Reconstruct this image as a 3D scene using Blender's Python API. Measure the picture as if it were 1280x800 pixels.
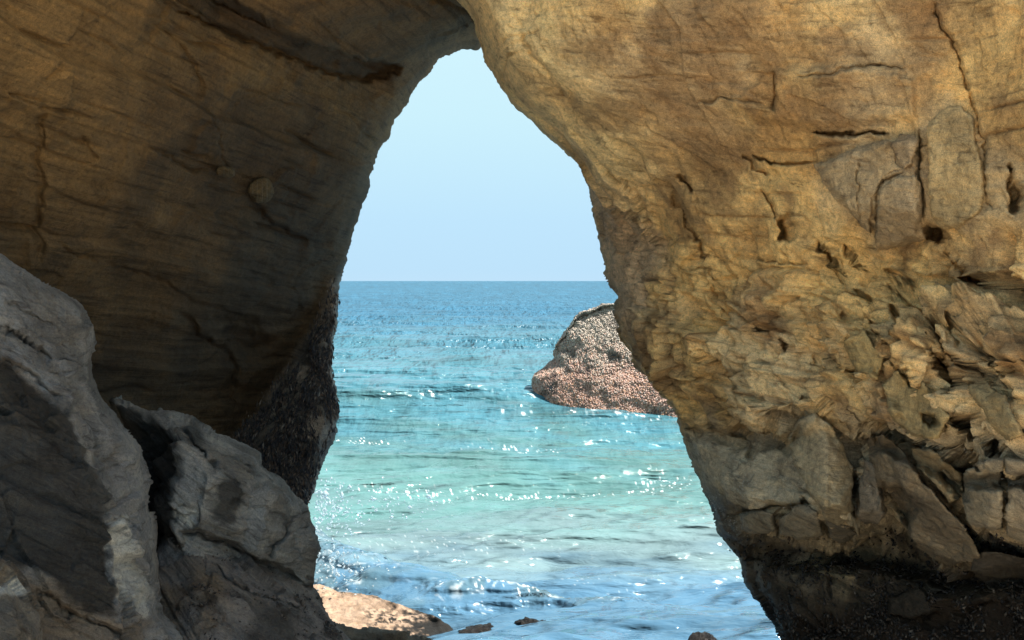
import bpy, math, random
import numpy as np
from mathutils import Vector
from mathutils.geometry import delaunay_2d_cdt

for o in list(bpy.data.objects):
    bpy.data.objects.remove(o)
scene = bpy.context.scene
COL = scene.collection
R_ = math.radians

# ------------------------------------------------------------------ camera
CAM_H = 5.5                      # eye above the water
K = CAM_H / 3.0                  # sizes on the sea follow the eye height
LENS = 35.0
FPX = 1280 * LENS / 36.0
TILT = math.atan(49 / FPX)       # slightly down: horizon above the middle
cam = bpy.data.cameras.new('camera')
cam.lens = LENS
cam.sensor_width = 36
cam.sensor_fit = 'HORIZONTAL'
cam.clip_start = 0.05
cam.clip_end = 60000
camo = bpy.data.objects.new('camera', cam)
camo.location = (0, 0, CAM_H)
camo.rotation_euler = (R_(90) - TILT, 0, 0)
COL.objects.link(camo)
scene.camera = camo

# ------------------------------------------------------------------ world, sun, exposure
SUN_EL, SUN_AZ = 55.0, 90.0      # degrees; azimuth right of straight ahead
SUN_E, SKY_E = 5.0, 0.055
w = bpy.data.worlds.new('World')
scene.world = w
w.use_nodes = True
nt = w.node_tree
nt.nodes.clear()
sky = nt.nodes.new('ShaderNodeTexSky')
sky.sky_type = 'NISHITA'
sky.sun_disc = False
sky.sun_elevation = R_(SUN_EL)
sky.sun_rotation = R_(SUN_AZ)
sky.air_density = 1.0
sky.dust_density = 0.3
sky.ozone_density = 2.0
bg = nt.nodes.new('ShaderNodeBackground')
bg.inputs['Strength'].default_value = SKY_E
wo = nt.nodes.new('ShaderNodeOutputWorld')
geo = nt.nodes.new('ShaderNodeTexCoord')
sep = nt.nodes.new('ShaderNodeSeparateXYZ')
nt.links.new(geo.outputs['Generated'], sep.inputs[0])
rmp = nt.nodes.new('ShaderNodeValToRGB')
SKY_C = [(0.0, (.49, .71, .89)), (.012, (.48, .71, .895)), (.06, (.49, .73, .91)), (.16, (.56, .81, .91)), (.30, (.62, .86, .93)), (1.0, (.62, .86, .93))]
while len(rmp.color_ramp.elements) < len(SKY_C):
    rmp.color_ramp.elements.new(.5)
for e_, (p_, c_) in zip(rmp.color_ramp.elements, SKY_C):
    e_.position = p_
    e_.color = (*c_, 1)
nt.links.new(sep.outputs['Z'], rmp.inputs[0])
scl = nt.nodes.new('ShaderNodeVectorMath')
scl.operation = 'SCALE'
scl.inputs['Scale'].default_value = .405 / SKY_E           # the haze as bright as the air behind it
nt.links.new(rmp.outputs[0], scl.inputs[0])
fmr = nt.nodes.new('ShaderNodeMapRange')
fmr.interpolation_type = 'SMOOTHSTEP'
fmr.inputs['From Min'].default_value = .50
fmr.inputs['From Max'].default_value = .98
fmr.inputs['To Min'].default_value = 1.0
fmr.inputs['To Max'].default_value = 0.0
nt.links.new(sep.outputs['Z'], fmr.inputs['Value'])
smx = nt.nodes.new('ShaderNodeMix')
smx.data_type = 'RGBA'
nt.links.new(fmr.outputs[0], smx.inputs[0])
nt.links.new(sky.outputs[0], smx.inputs[6])
nt.links.new(scl.outputs[0], smx.inputs[7])
nt.links.new(smx.outputs[2], bg.inputs['Color'])
nt.links.new(bg.outputs[0], wo.inputs['Surface'])

sl = bpy.data.lights.new('sun', 'SUN')
sl.energy = SUN_E
sl.angle = R_(0.5)
sl.color = (1.0, 0.95, 0.87)
so = bpy.data.objects.new('sun', sl)
sd = Vector((math.sin(R_(SUN_AZ)) * math.cos(R_(SUN_EL)), math.cos(R_(SUN_AZ)) * math.cos(R_(SUN_EL)), math.sin(R_(SUN_EL))))
so.rotation_euler = sd.to_track_quat('Z', 'Y').to_euler()
so.location = (6, 30, 40)
COL.objects.link(so)

vs = scene.view_settings
vs.view_transform = 'Standard'
vs.look = 'None'
vs.exposure = 1.42
vs.gamma = 1.0
scene.cycles.max_bounces = 8
scene.cycles.diffuse_bounces = 5
scene.cycles.glossy_bounces = 3
scene.cycles.transmission_bounces = 4
scene.cycles.sample_clamp_indirect = 6.0

# ------------------------------------------------------------------ numpy noise
rng = np.random.default_rng(7)
_perm = rng.permutation(256).astype(np.int64)
_perm = np.concatenate([_perm, _perm, _perm])
_g = rng.normal(size=(256, 3))
_g /= np.linalg.norm(_g, axis=1)[:, None]
_g = _g.astype(np.float32)


def perlin(p):
    p = np.asarray(p, dtype=np.float32)
    i = np.floor(p).astype(np.int64)
    f = p - i
    i &= 255
    u = f * f * f * (f * (f * 6 - 15) + 10)
    out = 0
    for dx in (0, 1):
        wx = u[..., 0] if dx else 1 - u[..., 0]
        hx = _perm[i[..., 0] + dx]
        for dy in (0, 1):
            wy = u[..., 1] if dy else 1 - u[..., 1]
            hy = _perm[hx + i[..., 1] + dy]
            for dz in (0, 1):
                wz = u[..., 2] if dz else 1 - u[..., 2]
                g = _g[_perm[hy + i[..., 2] + dz]]
                d = g[..., 0] * (f[..., 0] - dx) + g[..., 1] * (f[..., 1] - dy) + g[..., 2] * (f[..., 2] - dz)
                out = out + wx * wy * wz * d
    return out * 1.5


def fbm(p, octs=4, gain=0.5, lac=2.03):
    a, s, out = 1.0, 1.0, 0
    for k in range(octs):
        out = out + a * perlin(p * s + 17.3 * k)
        a *= gain
        s *= lac
    return out


def ridged(p, octs=3, gain=0.5):
    a, s, out = 1.0, 1.0, 0
    for k in range(octs):
        out = out + a * (1 - np.abs(perlin(p * s + 9.1 * k)) * 2)
        a *= gain
        s *= 2.1
    return out


def hash01(n):
    n = np.asarray(n, dtype=np.int64)
    n = (n ^ (n >> 13)) * 1274126177 + 748932582
    n = (n ^ (n >> 15)) * 2246822519
    return ((n >> 7) & 0xFFFF) / 65535.0


def voronoi(p):
    """F1, F2, cell hash of unit cells, and a differently tilted plane for each cell."""
    p = np.asarray(p, dtype=np.float32)
    base = np.floor(p).astype(np.int64)
    f = p - base
    shp = p.shape[:-1]
    f1 = np.full(shp, 9.0, np.float32)
    f2 = np.full(shp, 9.0, np.float32)
    cid = np.zeros(shp, np.int64)
    pl = np.zeros(shp, np.float32)
    b = base & 255
    for dx in (-1, 0, 1):
        for dy in (-1, 0, 1):
            for dz in (-1, 0, 1):
                h = _perm[_perm[_perm[(b[..., 0] + dx) & 255] + ((b[..., 1] + dy) & 255)] + ((b[..., 2] + dz) & 255)]
                ox = hash01(h * 3 + 1) + dx
                oy = hash01(h * 5 + 77) + dy
                oz = hash01(h * 7 + 191) + dz
                d = np.sqrt((ox - f[..., 0]) ** 2 + (oy - f[..., 1]) ** 2 + (oz - f[..., 2]) ** 2)
                lt = d < f1
                f2 = np.where(lt, f1, np.minimum(f2, d))
                cid = np.where(lt, h, cid)
                tp = (hash01(h * 11 + 5) - .5) * (f[..., 0] - ox) + (hash01(h * 19 + 8) - .5) * (f[..., 1] - oy) + (hash01(h * 23 + 2) - .5) * (f[..., 2] - oz)
                pl = np.where(lt, tp, pl)
                f1 = np.where(lt, d, f1)
    return f1, f2, cid, pl * 2


def sstep(a, b, x):
    t = np.clip((x - a) / (b - a), 0, 1)
    return t * t * (3 - 2 * t)


# ------------------------------------------------------------------ survey: sight lines of the photograph turned into places
_ct, _st = math.cos(TILT), math.sin(TILT)


def unproj(px, py, d):
    px = np.asarray(px, dtype=np.float64)
    x = (px - 640) / FPX
    y = -(np.asarray(py, dtype=np.float64) - 400) / FPX
    return np.stack([x * d, d * (_ct + y * _st), CAM_H + d * (y * _ct - _st)], -1)


def on_plane(px, py, z):
    """where a sight line meets the level z"""
    y = -(py - 400) / FPX
    d = (z - CAM_H) / (y * _ct - _st)
    return unproj(px, py, d)


def poly_sdf(px, py, poly):
    """signed distance (inside positive), closest point, and outward direction"""
    P = np.asarray(poly, dtype=np.float32)
    best = np.full(px.shape, 1e9, np.float32)
    cx = np.zeros(px.shape, np.float32)
    cy = np.zeros(px.shape, np.float32)
    inside = np.zeros(px.shape, bool)
    n = len(P)
    for i in range(n):
        a, b = P[i], P[(i + 1) % n]
        e = b - a
        t = np.clip(((px - a[0]) * e[0] + (py - a[1]) * e[1]) / max(1e-9, float(e @ e)), 0, 1)
        qx, qy = a[0] + t * e[0], a[1] + t * e[1]
        dd = (px - qx) ** 2 + (py - qy) ** 2
        m = dd < best
        best = np.where(m, dd, best)
        cx = np.where(m, qx, cx)
        cy = np.where(m, qy, cy)
        c = ((a[1] > py) != (b[1] > py)) & (px < (b[0] - a[0]) * (py - a[1]) / (b[1] - a[1] + 1e-12) + a[0])
        inside ^= c
    s = np.sqrt(best)
    return np.where(inside, s, -s), cx, cy


def line_dist(px, py, line):
    """distance to an open polyline, signed side, and position along it 0..1"""
    P = np.asarray(line, dtype=np.float32)
    best = np.full(px.shape, 1e9, np.float32)
    side = np.zeros(px.shape, np.float32)
    along = np.zeros(px.shape, np.float32)
    n = len(P) - 1
    for i in range(n):
        a, b = P[i], P[i + 1]
        e = b - a
        L = math.sqrt(float(e @ e))
        t = np.clip(((px - a[0]) * e[0] + (py - a[1]) * e[1]) / (L * L), 0, 1)
        qx, qy = a[0] + t * e[0], a[1] + t * e[1]
        dd = (px - qx) ** 2 + (py - qy) ** 2
        m = dd < best
        best = np.where(m, dd, best)
        side = np.where(m, (e[0] * (py - a[1]) - e[1] * (px - a[0])) / L, side)
        along = np.where(m, (i + t) / n, along)
    return np.sqrt(best), side, along


def blur(a, r, n=2):
    for _ in range(n):
        for ax in (0, 1):
            pad = [(0, 0), (0, 0)]
            pad[ax] = (r + 1, r)
            c = np.cumsum(np.pad(a, pad, mode='edge'), axis=ax, dtype=np.float64)
            k = 2 * r + 1
            if ax == 0:
                a = (c[k:] - c[:-k]) / k
            else:
                a = (c[:, k:] - c[:, :-k]) / k
    return a


def link(o, parent=None):
    COL.objects.link(o)
    if parent is not None:
        o.parent = parent
    return o


def tag(o, label=None, cat=None, group=None, kind=None):
    if label:
        o['label'] = label
    if cat:
        o['category'] = cat
    if group:
        o['group'] = group
    if kind:
        o['kind'] = kind
    return o


def mesh_obj(name, verts, faces, mat, parent=None, colors=None, smooth=True, origin=None):
    verts = np.asarray(verts, dtype=np.float32)
    faces = np.asarray(faces, dtype=np.int32)
    if origin is None:
        origin = np.array([verts[:, 0].mean(), verts[:, 1].mean(), verts[:, 2].min()])
    po = np.array(parent.matrix_world.translation) if parent is not None else np.zeros(3)
    if parent is not None:
        po = np.array(parent['_o']) if '_o' in parent else np.array(parent.location)
    me = bpy.data.meshes.new(name)
    k = faces.shape[1]
    me.vertices.add(len(verts))
    me.vertices.foreach_set('co', (verts - origin).astype(np.float32).ravel())
    me.loops.add(faces.size)
    me.loops.foreach_set('vertex_index', faces.ravel())
    me.polygons.add(len(faces))
    me.polygons.foreach_set('loop_start', np.arange(0, faces.size, k, dtype=np.int32))
    if smooth:
        me.polygons.foreach_set('use_smooth', np.ones(len(faces), bool))
    me.update(calc_edges=True)
    me.validate()
    if colors:
        for nm, arr in colors.items():
            if arr.ndim == 1:
                at = me.attributes.new(nm, 'FLOAT', 'POINT')
                at.data.foreach_set('value', arr.astype(np.float32).ravel())
            else:
                at = me.attributes.new(nm, 'FLOAT_COLOR', 'POINT')
                rgba = np.ones((len(arr), 4), np.float32)
                rgba[:, :3] = arr
                at.data.foreach_set('color', rgba.ravel())
    me.materials.append(mat)
    o = bpy.data.objects.new(name, me)
    o.location = tuple(np.asarray(origin, dtype=float) - po)
    link(o, parent)
    return o


RELIEFS = {}


def relief(name, outline, depth, mat, step=2.0, margin=40, roll=(25, 0.5), back=2.0, inset=0.5, soft=3,
           cracks=(), blocks=(), hollows=(), disp=None, paint=None, parent=None, origin=None, keep=None, wob=0.0, rim=(1.0, 1.0)):
    """A solid piece of rock: its front follows surveyed depths, its rim rolls round and runs on behind."""
    ol = np.asarray(outline, dtype=np.float32)
    def axis(lo, hi, a, b):
        # fine over the part in view, coarse beyond the frame
        out = [np.arange(max(lo, a), min(hi, b) + step, step)]
        if lo < a:
            out.insert(0, np.arange(a - step * 5, lo - step * 5, -step * 5)[::-1])
        if hi > b:
            out.append(np.arange(out[-1][-1] + step * 5, hi + step * 5, step * 5))
        return np.concatenate(out)
    xs = axis(ol[:, 0].min() - margin, ol[:, 0].max() + margin, -30, 1310)
    ys = axis(ol[:, 1].min() - margin, ol[:, 1].max() + margin, -30, 830)
    X, Y = np.meshgrid(xs, ys)
    X = X.astype(np.float32)
    Y = Y.astype(np.float32)
    if wob:
        q = np.stack([X / 23, Y / 23, X * 0 + len(name)], -1)
        q2 = np.stack([X / 7, Y / 7, X * 0 + 3 + len(name)], -1)
        Xw, Yw = X + wob * (perlin(q) + .45 * perlin(q2)), Y + wob * (perlin(q + 31) + .45 * perlin(q2 + 11))
    else:
        Xw, Yw = X, Y
    s, cx, cy = poly_sdf(Xw, Yw, ol)
    o = np.maximum(0, -s)
    # outside vertices wrap behind the rim
    nx, ny = (Xw - cx) / np.maximum(o, 1e-3), (Yw - cy) / np.maximum(o, 1e-3)
    ins = np.where(o > 0, o * inset, 0)
    PX = np.where(s >= 0, X, cx - nx * ins + (X - Xw))
    PY = np.where(s >= 0, Y, cy - ny * ins + (Y - Yw))
    # base depth
    if callable(depth):
        Dp = depth(PX, PY)
    else:
        pts = [(a, b) for a, b, c in depth]
        dv = np.array([c for a, b, c in depth])
        res = delaunay_2d_cdt([Vector(p) for p in pts], [], [], 0, 1e-4)
        vco, tris, vorig = res[0], res[2], res[3]
        vd = np.array([dv[vo[0]] if vo else 0 for vo in vorig])
        G = np.full(X.shape, np.nan, np.float64)
        for t in tris:
            (x0, y0), (x1, y1), (x2, y2) = [vco[i] for i in t]
            den = (y1 - y2) * (x0 - x2) + (x2 - x1) * (y0 - y2)
            if abs(den) < 1e-6:
                continue
            i0 = max(0, np.searchsorted(ys, min(y0, y1, y2)) - 1)
            i1 = np.searchsorted(ys, max(y0, y1, y2)) + 1
            j0 = max(0, np.searchsorted(xs, min(x0, x1, x2)) - 1)
            j1 = np.searchsorted(xs, max(x0, x1, x2)) + 1
            sx, sy = X[i0:i1, j0:j1], Y[i0:i1, j0:j1]
            a = ((y1 - y2) * (sx - x2) + (x2 - x1) * (sy - y2)) / den
            b = ((y2 - y0) * (sx - x2) + (x0 - x2) * (sy - y2)) / den
            c = 1 - a - b
            m = (a >= -.01) & (b >= -.01) & (c >= -.01)
            val = a * vd[t[0]] + b * vd[t[1]] + c * vd[t[2]]
            G[i0:i1, j0:j1] = np.where(m, val, G[i0:i1, j0:j1])
        # fill outside the hull from the nearest surveyed point
        bad = np.isnan(G)
        if bad.any():
            bx, by = X[bad], Y[bad]
            num = np.zeros(bx.shape)
            den = np.zeros(bx.shape)
            for (a, b), c in zip(pts, dv):
                wgt = 1 / ((bx - a) ** 2 + (by - b) ** 2 + 1) ** 2
                num += wgt * c
                den += wgt
            G[bad] = num / den
        if soft:
            G = blur(G, soft)
        jx = np.clip(np.interp(PX, xs, np.arange(len(xs))), 0, len(xs) - 1.001)
        iy = np.clip(np.interp(PY, ys, np.arange(len(ys))), 0, len(ys) - 1.001)
        j, i = jx.astype(int), iy.astype(int)
        fx, fy = jx - j, iy - i
        Dp = (G[i, j] * (1 - fx) + G[i, j + 1] * fx) * (1 - fy) + (G[i + 1, j] * (1 - fx) + G[i + 1, j + 1] * fx) * fy
    D0 = Dp.copy()
    q = np.stack([PX / 14, PY / 14, PX * 0 + 5], -1)
    jx_, jy_ = perlin(q), perlin(q + 57)
    q = np.stack([PX / 5, PY / 5, PX * 0 + 5], -1)
    jx2, jy2 = perlin(q), perlin(q + 57)
    WX, WY = PX + 4.5 * jx_ + 1.0 * jx2, PY + 4.5 * jy_ + 1.0 * jy2
    for poly, h, bev in blocks:
        f, _, _ = poly_sdf(WX, WY, poly)
        Dp = Dp - h * sstep(-bev * .3, bev, f)
    for poly, h, bev in hollows:
        f, _, _ = poly_sdf(WX, WY, poly)
        Dp = Dp + h * sstep(-bev * .3, bev, f)
    for ln, wd, h, step_h in cracks:
        # a joint: a groove of depth h along the line; step_h pushes back the side to the right of its course
        dd, side, al = line_dist(WX, WY, ln)
        taper = sstep(0, .12, al) * sstep(0, .12, 1 - al)
        ww = wd * (0.26 + 0.34 * taper * (1 + .6 * jx2))
        Dp = Dp + .75 * h * taper * np.exp(-(dd / ww) ** 2)
        if step_h:
            fall = np.exp(-(np.abs(side) / (wd * 9)) ** 1.3) * (dd < wd * 30)
            Dp = Dp + step_h * taper * sstep(-wd * .5, wd * .5, side) * fall * (np.abs(np.abs(side) - dd) < wd * 2)
    DpF = Dp.copy()
    rr, RD = roll
    t = np.clip(1 - np.maximum(s, 0) / rr, 0, 1)
    rolld = RD * (1 - np.sqrt(1 - np.minimum(t, .999) ** 2)) + np.where(s < 0, back * np.minimum(o / margin, 1.5), 0)
    P = unproj(PX, PY, Dp + rolld)
    # directions to push along: normals of the body without its joints, towards the camera
    P0 = unproj(PX, PY, D0 + rolld)
    gx = np.gradient(P0, axis=1)
    gy = np.gradient(P0, axis=0)
    N = np.cross(gy, gx)
    N /= np.linalg.norm(N, axis=-1)[..., None] + 1e-9
    N = np.stack([blur(N[..., k], 6, 2) for k in range(3)], -1)
    N /= np.linalg.norm(N, axis=-1)[..., None] + 1e-9
    if disp is not None:
        P = P + N * (disp(P, PX, PY) * (rim[0] + (1 - rim[0]) * sstep(0, rim[1], s)))[..., None]
    okv = s > -margin
    if keep is not None:
        okv &= keep(P)
    m = okv[:-1, :-1] & okv[1:, :-1] & okv[1:, 1:] & okv[:-1, 1:]
    idx = np.arange(X.size).reshape(X.shape)
    F = np.stack([idx[:-1, :-1], idx[1:, :-1], idx[1:, 1:], idx[:-1, 1:]], -1)[m]
    used = np.zeros(X.size, bool)
    used[F.ravel()] = True
    remap = np.cumsum(used) - 1
    V = P.reshape(-1, 3)[used]
    cols = {}
    if paint is not None:
        for k, a in paint(P, PX, PY, WX, WY).items():
            cols[k] = a.reshape(X.size, -1)[used].squeeze() if a.ndim == 2 else a.reshape(X.size, 3)[used]
    ob = mesh_obj(name, V, remap[F], mat, parent, cols, origin=origin)
    Ng = np.cross(np.gradient(P, axis=0), np.gradient(P, axis=1))
    Ng /= np.linalg.norm(Ng, axis=-1)[..., None] + 1e-9
    RELIEFS[name] = dict(xs=xs, ys=ys, P=P, N=Ng, D=DpF, s=s, PX=PX, PY=PY, ob=ob)
    return ob


def sampler(rel, key='D', off=0.0):
    r = RELIEFS[rel]

    def f(px, py):
        j = np.interp(px, r['xs'], np.arange(len(r['xs']))).round().astype(int)
        i = np.interp(py, r['ys'], np.arange(len(r['ys']))).round().astype(int)
        return r[key][i, j] + off
    return f


# ------------------------------------------------------------------ materials
def new_mat(name):
    m = bpy.data.materials.new(name)
    m.use_nodes = True
    t = m.node_tree
    t.nodes.clear()
    out = t.nodes.new('ShaderNodeOutputMaterial')
    b = t.nodes.new('ShaderNodeBsdfPrincipled')
    t.links.new(b.outputs[0], out.inputs['Surface'])
    return m, t, b


def N_(t, typ, **kw):
    n = t.nodes.new(typ)
    for k, v in kw.items():
        setattr(n, k, v)
    return n


def noise(t, vec, scale, detail=6, rough=.6, dist=0.0):
    n = t.nodes.new('ShaderNodeTexNoise')
    n.inputs['Scale'].default_value = scale
    n.inputs['Detail'].default_value = detail
    n.inputs['Roughness'].default_value = rough
    n.inputs['Distortion'].default_value = dist
    t.links.new(vec, n.inputs['Vector'])
    return n.outputs['Fac']


def ramp(t, fac, stops):
    r = t.nodes.new('ShaderNodeValToRGB')
    e = r.color_ramp.elements
    while len(e) < len(stops):
        e.new(.5)
    for i, (p, c) in enumerate(stops):
        e[i].position = p
        e[i].color = (*c, 1) if not isinstance(c, (int, float)) else (c, c, c, 1)
    t.links.new(fac, r.inputs[0])
    return r.outputs[0]


def mixc(t, a, b, fac, mode='MIX'):
    m = t.nodes.new('ShaderNodeMix')
    m.data_type = 'RGBA'
    m.blend_type = mode
    for s_, v in ((0, fac), (6, a), (7, b)):
        if isinstance(v, (int, float)):
            m.inputs[s_].default_value = v if s_ == 0 else (v, v, v, 1)
        elif isinstance(v, tuple):
            m.inputs[s_].default_value = (*v, 1)
        else:
            t.links.new(v, m.inputs[s_])
    return m.outputs[2]


def rock_mat(name, rot=(0, 0, 0), stretch=(1, 1, 6), fine=1.0, rough=.85, strata=.5, bump=.5, spec=.25):
    """Grain, bedding streaks and speckle over the stone colour carried by the mesh (attribute tint)."""
    m, t, b = new_mat(name)
    tc = N_(t, 'ShaderNodeTexCoord')
    mp = N_(t, 'ShaderNodeMapping')
    mp.vector_type = 'TEXTURE'
    mp.inputs['Rotation'].default_value = rot
    mp.inputs['Scale'].default_value = tuple(1 / v for v in stretch)
    t.links.new(tc.outputs['Object'], mp.inputs['Vector'])
    obj, st = tc.outputs['Object'], mp.outputs[0]
    at = N_(t, 'ShaderNodeAttribute', attribute_name='tint')
    base = at.outputs['Color']
    n1 = noise(t, obj, 2.2 * fine, 8, .65, .3)
    n2 = noise(t, st, 3.0 * fine, 9, .68, .25)
    n3 = noise(t, obj, 28 * fine, 6, .75)
    n4 = noise(t, obj, 150 * fine, 2, .6)
    c = mixc(t, base, ramp(t, n1, [(.3, (.6, .55, .5)), (.48, (1, 1, 1)), (.70, (1.5, 1.42, 1.28))]), 0.6, 'MULTIPLY')
    c = mixc(t, c, ramp(t, n2, [(.33, (.40, .36, .34)), (.44, (1, 1, 1)), (.68, (1.45, 1.36, 1.2))]), strata, 'MULTIPLY')
    c = mixc(t, c, ramp(t, n3, [(.3, (.45, .43, .41)), (.46, (1, 1, 1)), (.72, (1.6, 1.55, 1.46))]), .75, 'MULTIPLY')
    c = mixc(t, c, ramp(t, n4, [(.3, .55), (.5, 1.0), (.75, 1.45)]), .7, 'MULTIPLY')
    t.links.new(c, b.inputs['Base Color'])
    wet = N_(t, 'ShaderNodeAttribute', attribute_name='wet')
    mr = N_(t, 'ShaderNodeMapRange')
    mr.inputs['To Min'].default_value = rough
    mr.inputs['To Max'].default_value = .38
    t.links.new(wet.outputs['Fac'], mr.inputs['Value'])
    t.links.new(mr.outputs[0], b.inputs['Roughness'])
    b.inputs['Specular IOR Level'].default_value = spec
    ad = N_(t, 'ShaderNodeMath', operation='ADD')
    ml = N_(t, 'ShaderNodeMath', operation='MULTIPLY')
    ml.inputs[1].default_value = .5
    t.links.new(n3, ml.inputs[0])
    t.links.new(n2, ad.inputs[0])
    t.links.new(ml.outputs[0], ad.inputs[1])
    ad2 = N_(t, 'ShaderNodeMath', operation='ADD')
    ml2 = N_(t, 'ShaderNodeMath', operation='MULTIPLY')
    ml2.inputs[1].default_value = .12
    t.links.new(n4, ml2.inputs[0])
    t.links.new(ad.outputs[0], ad2.inputs[0])
    t.links.new(ml2.outputs[0], ad2.inputs[1])
    bp = N_(t, 'ShaderNodeBump')
    bp.inputs['Strength'].default_value = bump
    bp.inputs['Distance'].default_value = .045
    t.links.new(ad2.outputs[0], bp.inputs['Height'])
    t.links.new(bp.outputs[0], b.inputs['Normal'])
    return m


def tint_mat(name, rough=.6, spec=.4, var=.5):
    m, t, b = new_mat(name)
    tc = N_(t, 'ShaderNodeTexCoord')
    at = N_(t, 'ShaderNodeAttribute', attribute_name='tint')
    n = noise(t, tc.outputs['Object'], 40, 4, .7)
    c = mixc(t, at.outputs['Color'], ramp(t, n, [(.3, .6), (.55, 1.0), (.8, 1.3)]), var, 'MULTIPLY')
    t.links.new(c, b.inputs['Base Color'])
    b.inputs['Roughness'].default_value = rough
    b.inputs['Specular IOR Level'].default_value = spec
    return m


M_ochre = rock_mat('ochre_sandstone', rot=(0, R_(13), 0), stretch=(.8, 1.4, 7), strata=.8, bump=.9)
M_cave = rock_mat('shaded_brown_sandstone', rot=(0, R_(16), 0), stretch=(.5, .5, 7), strata=.8, bump=.6)
M_grey = rock_mat('grey_shore_rock', rot=(0, R_(34), 0), stretch=(.8, .8, 9), fine=1.6, strata=.85, bump=.9)
M_sandy = rock_mat('pale_sandy_rock', fine=2.5, strata=.35, stretch=(1, 1, 3), bump=.6)
M_black = rock_mat('black_wet_rock', fine=3, rough=.6, spec=.2, bump=.8)
M_stack = rock_mat('mussel_grown_rock', fine=1.6, strata=.2, bump=.7)
M_mussel = tint_mat('mussel_shell', .55, .4)
M_sand = None


def lin(r, g, b):
    f = lambda c: (c / 255 / 12.92) if c / 255 <= .04045 else ((c / 255 + .055) / 1.055) ** 2.4
    return np.array([f(r), f(g), f(b)], np.float32)


def mixv(a, b, f):
    return a * (1 - f[..., None]) + b * f[..., None]


# ------------------------------------------------------------------ rock forms
def bed(P, nrm, t, warp=.25, wscale=.6):
    """bedding: each layer of thickness t stands a little out or back"""
    n = np.asarray(nrm, float)
    n /= np.linalg.norm(n)
    s = (P @ n) / t + warp / t * fbm(P * wscale, 3)
    k = np.floor(s)
    f = s - k
    a, b = hash01(k.astype(np.int64) * 31 + 5), hash01((k.astype(np.int64) + 1) * 31 + 5)
    return a + (b - a) * sstep(.72, 1.0, f) - .5


def aniso(P, ax, k, sc):
    """coordinates stretched k times along the axis ax"""
    a = np.asarray(ax, float)
    a /= np.linalg.norm(a)
    al = P @ a
    return (P + (al * (1 / k - 1))[..., None] * a) * sc


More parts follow.
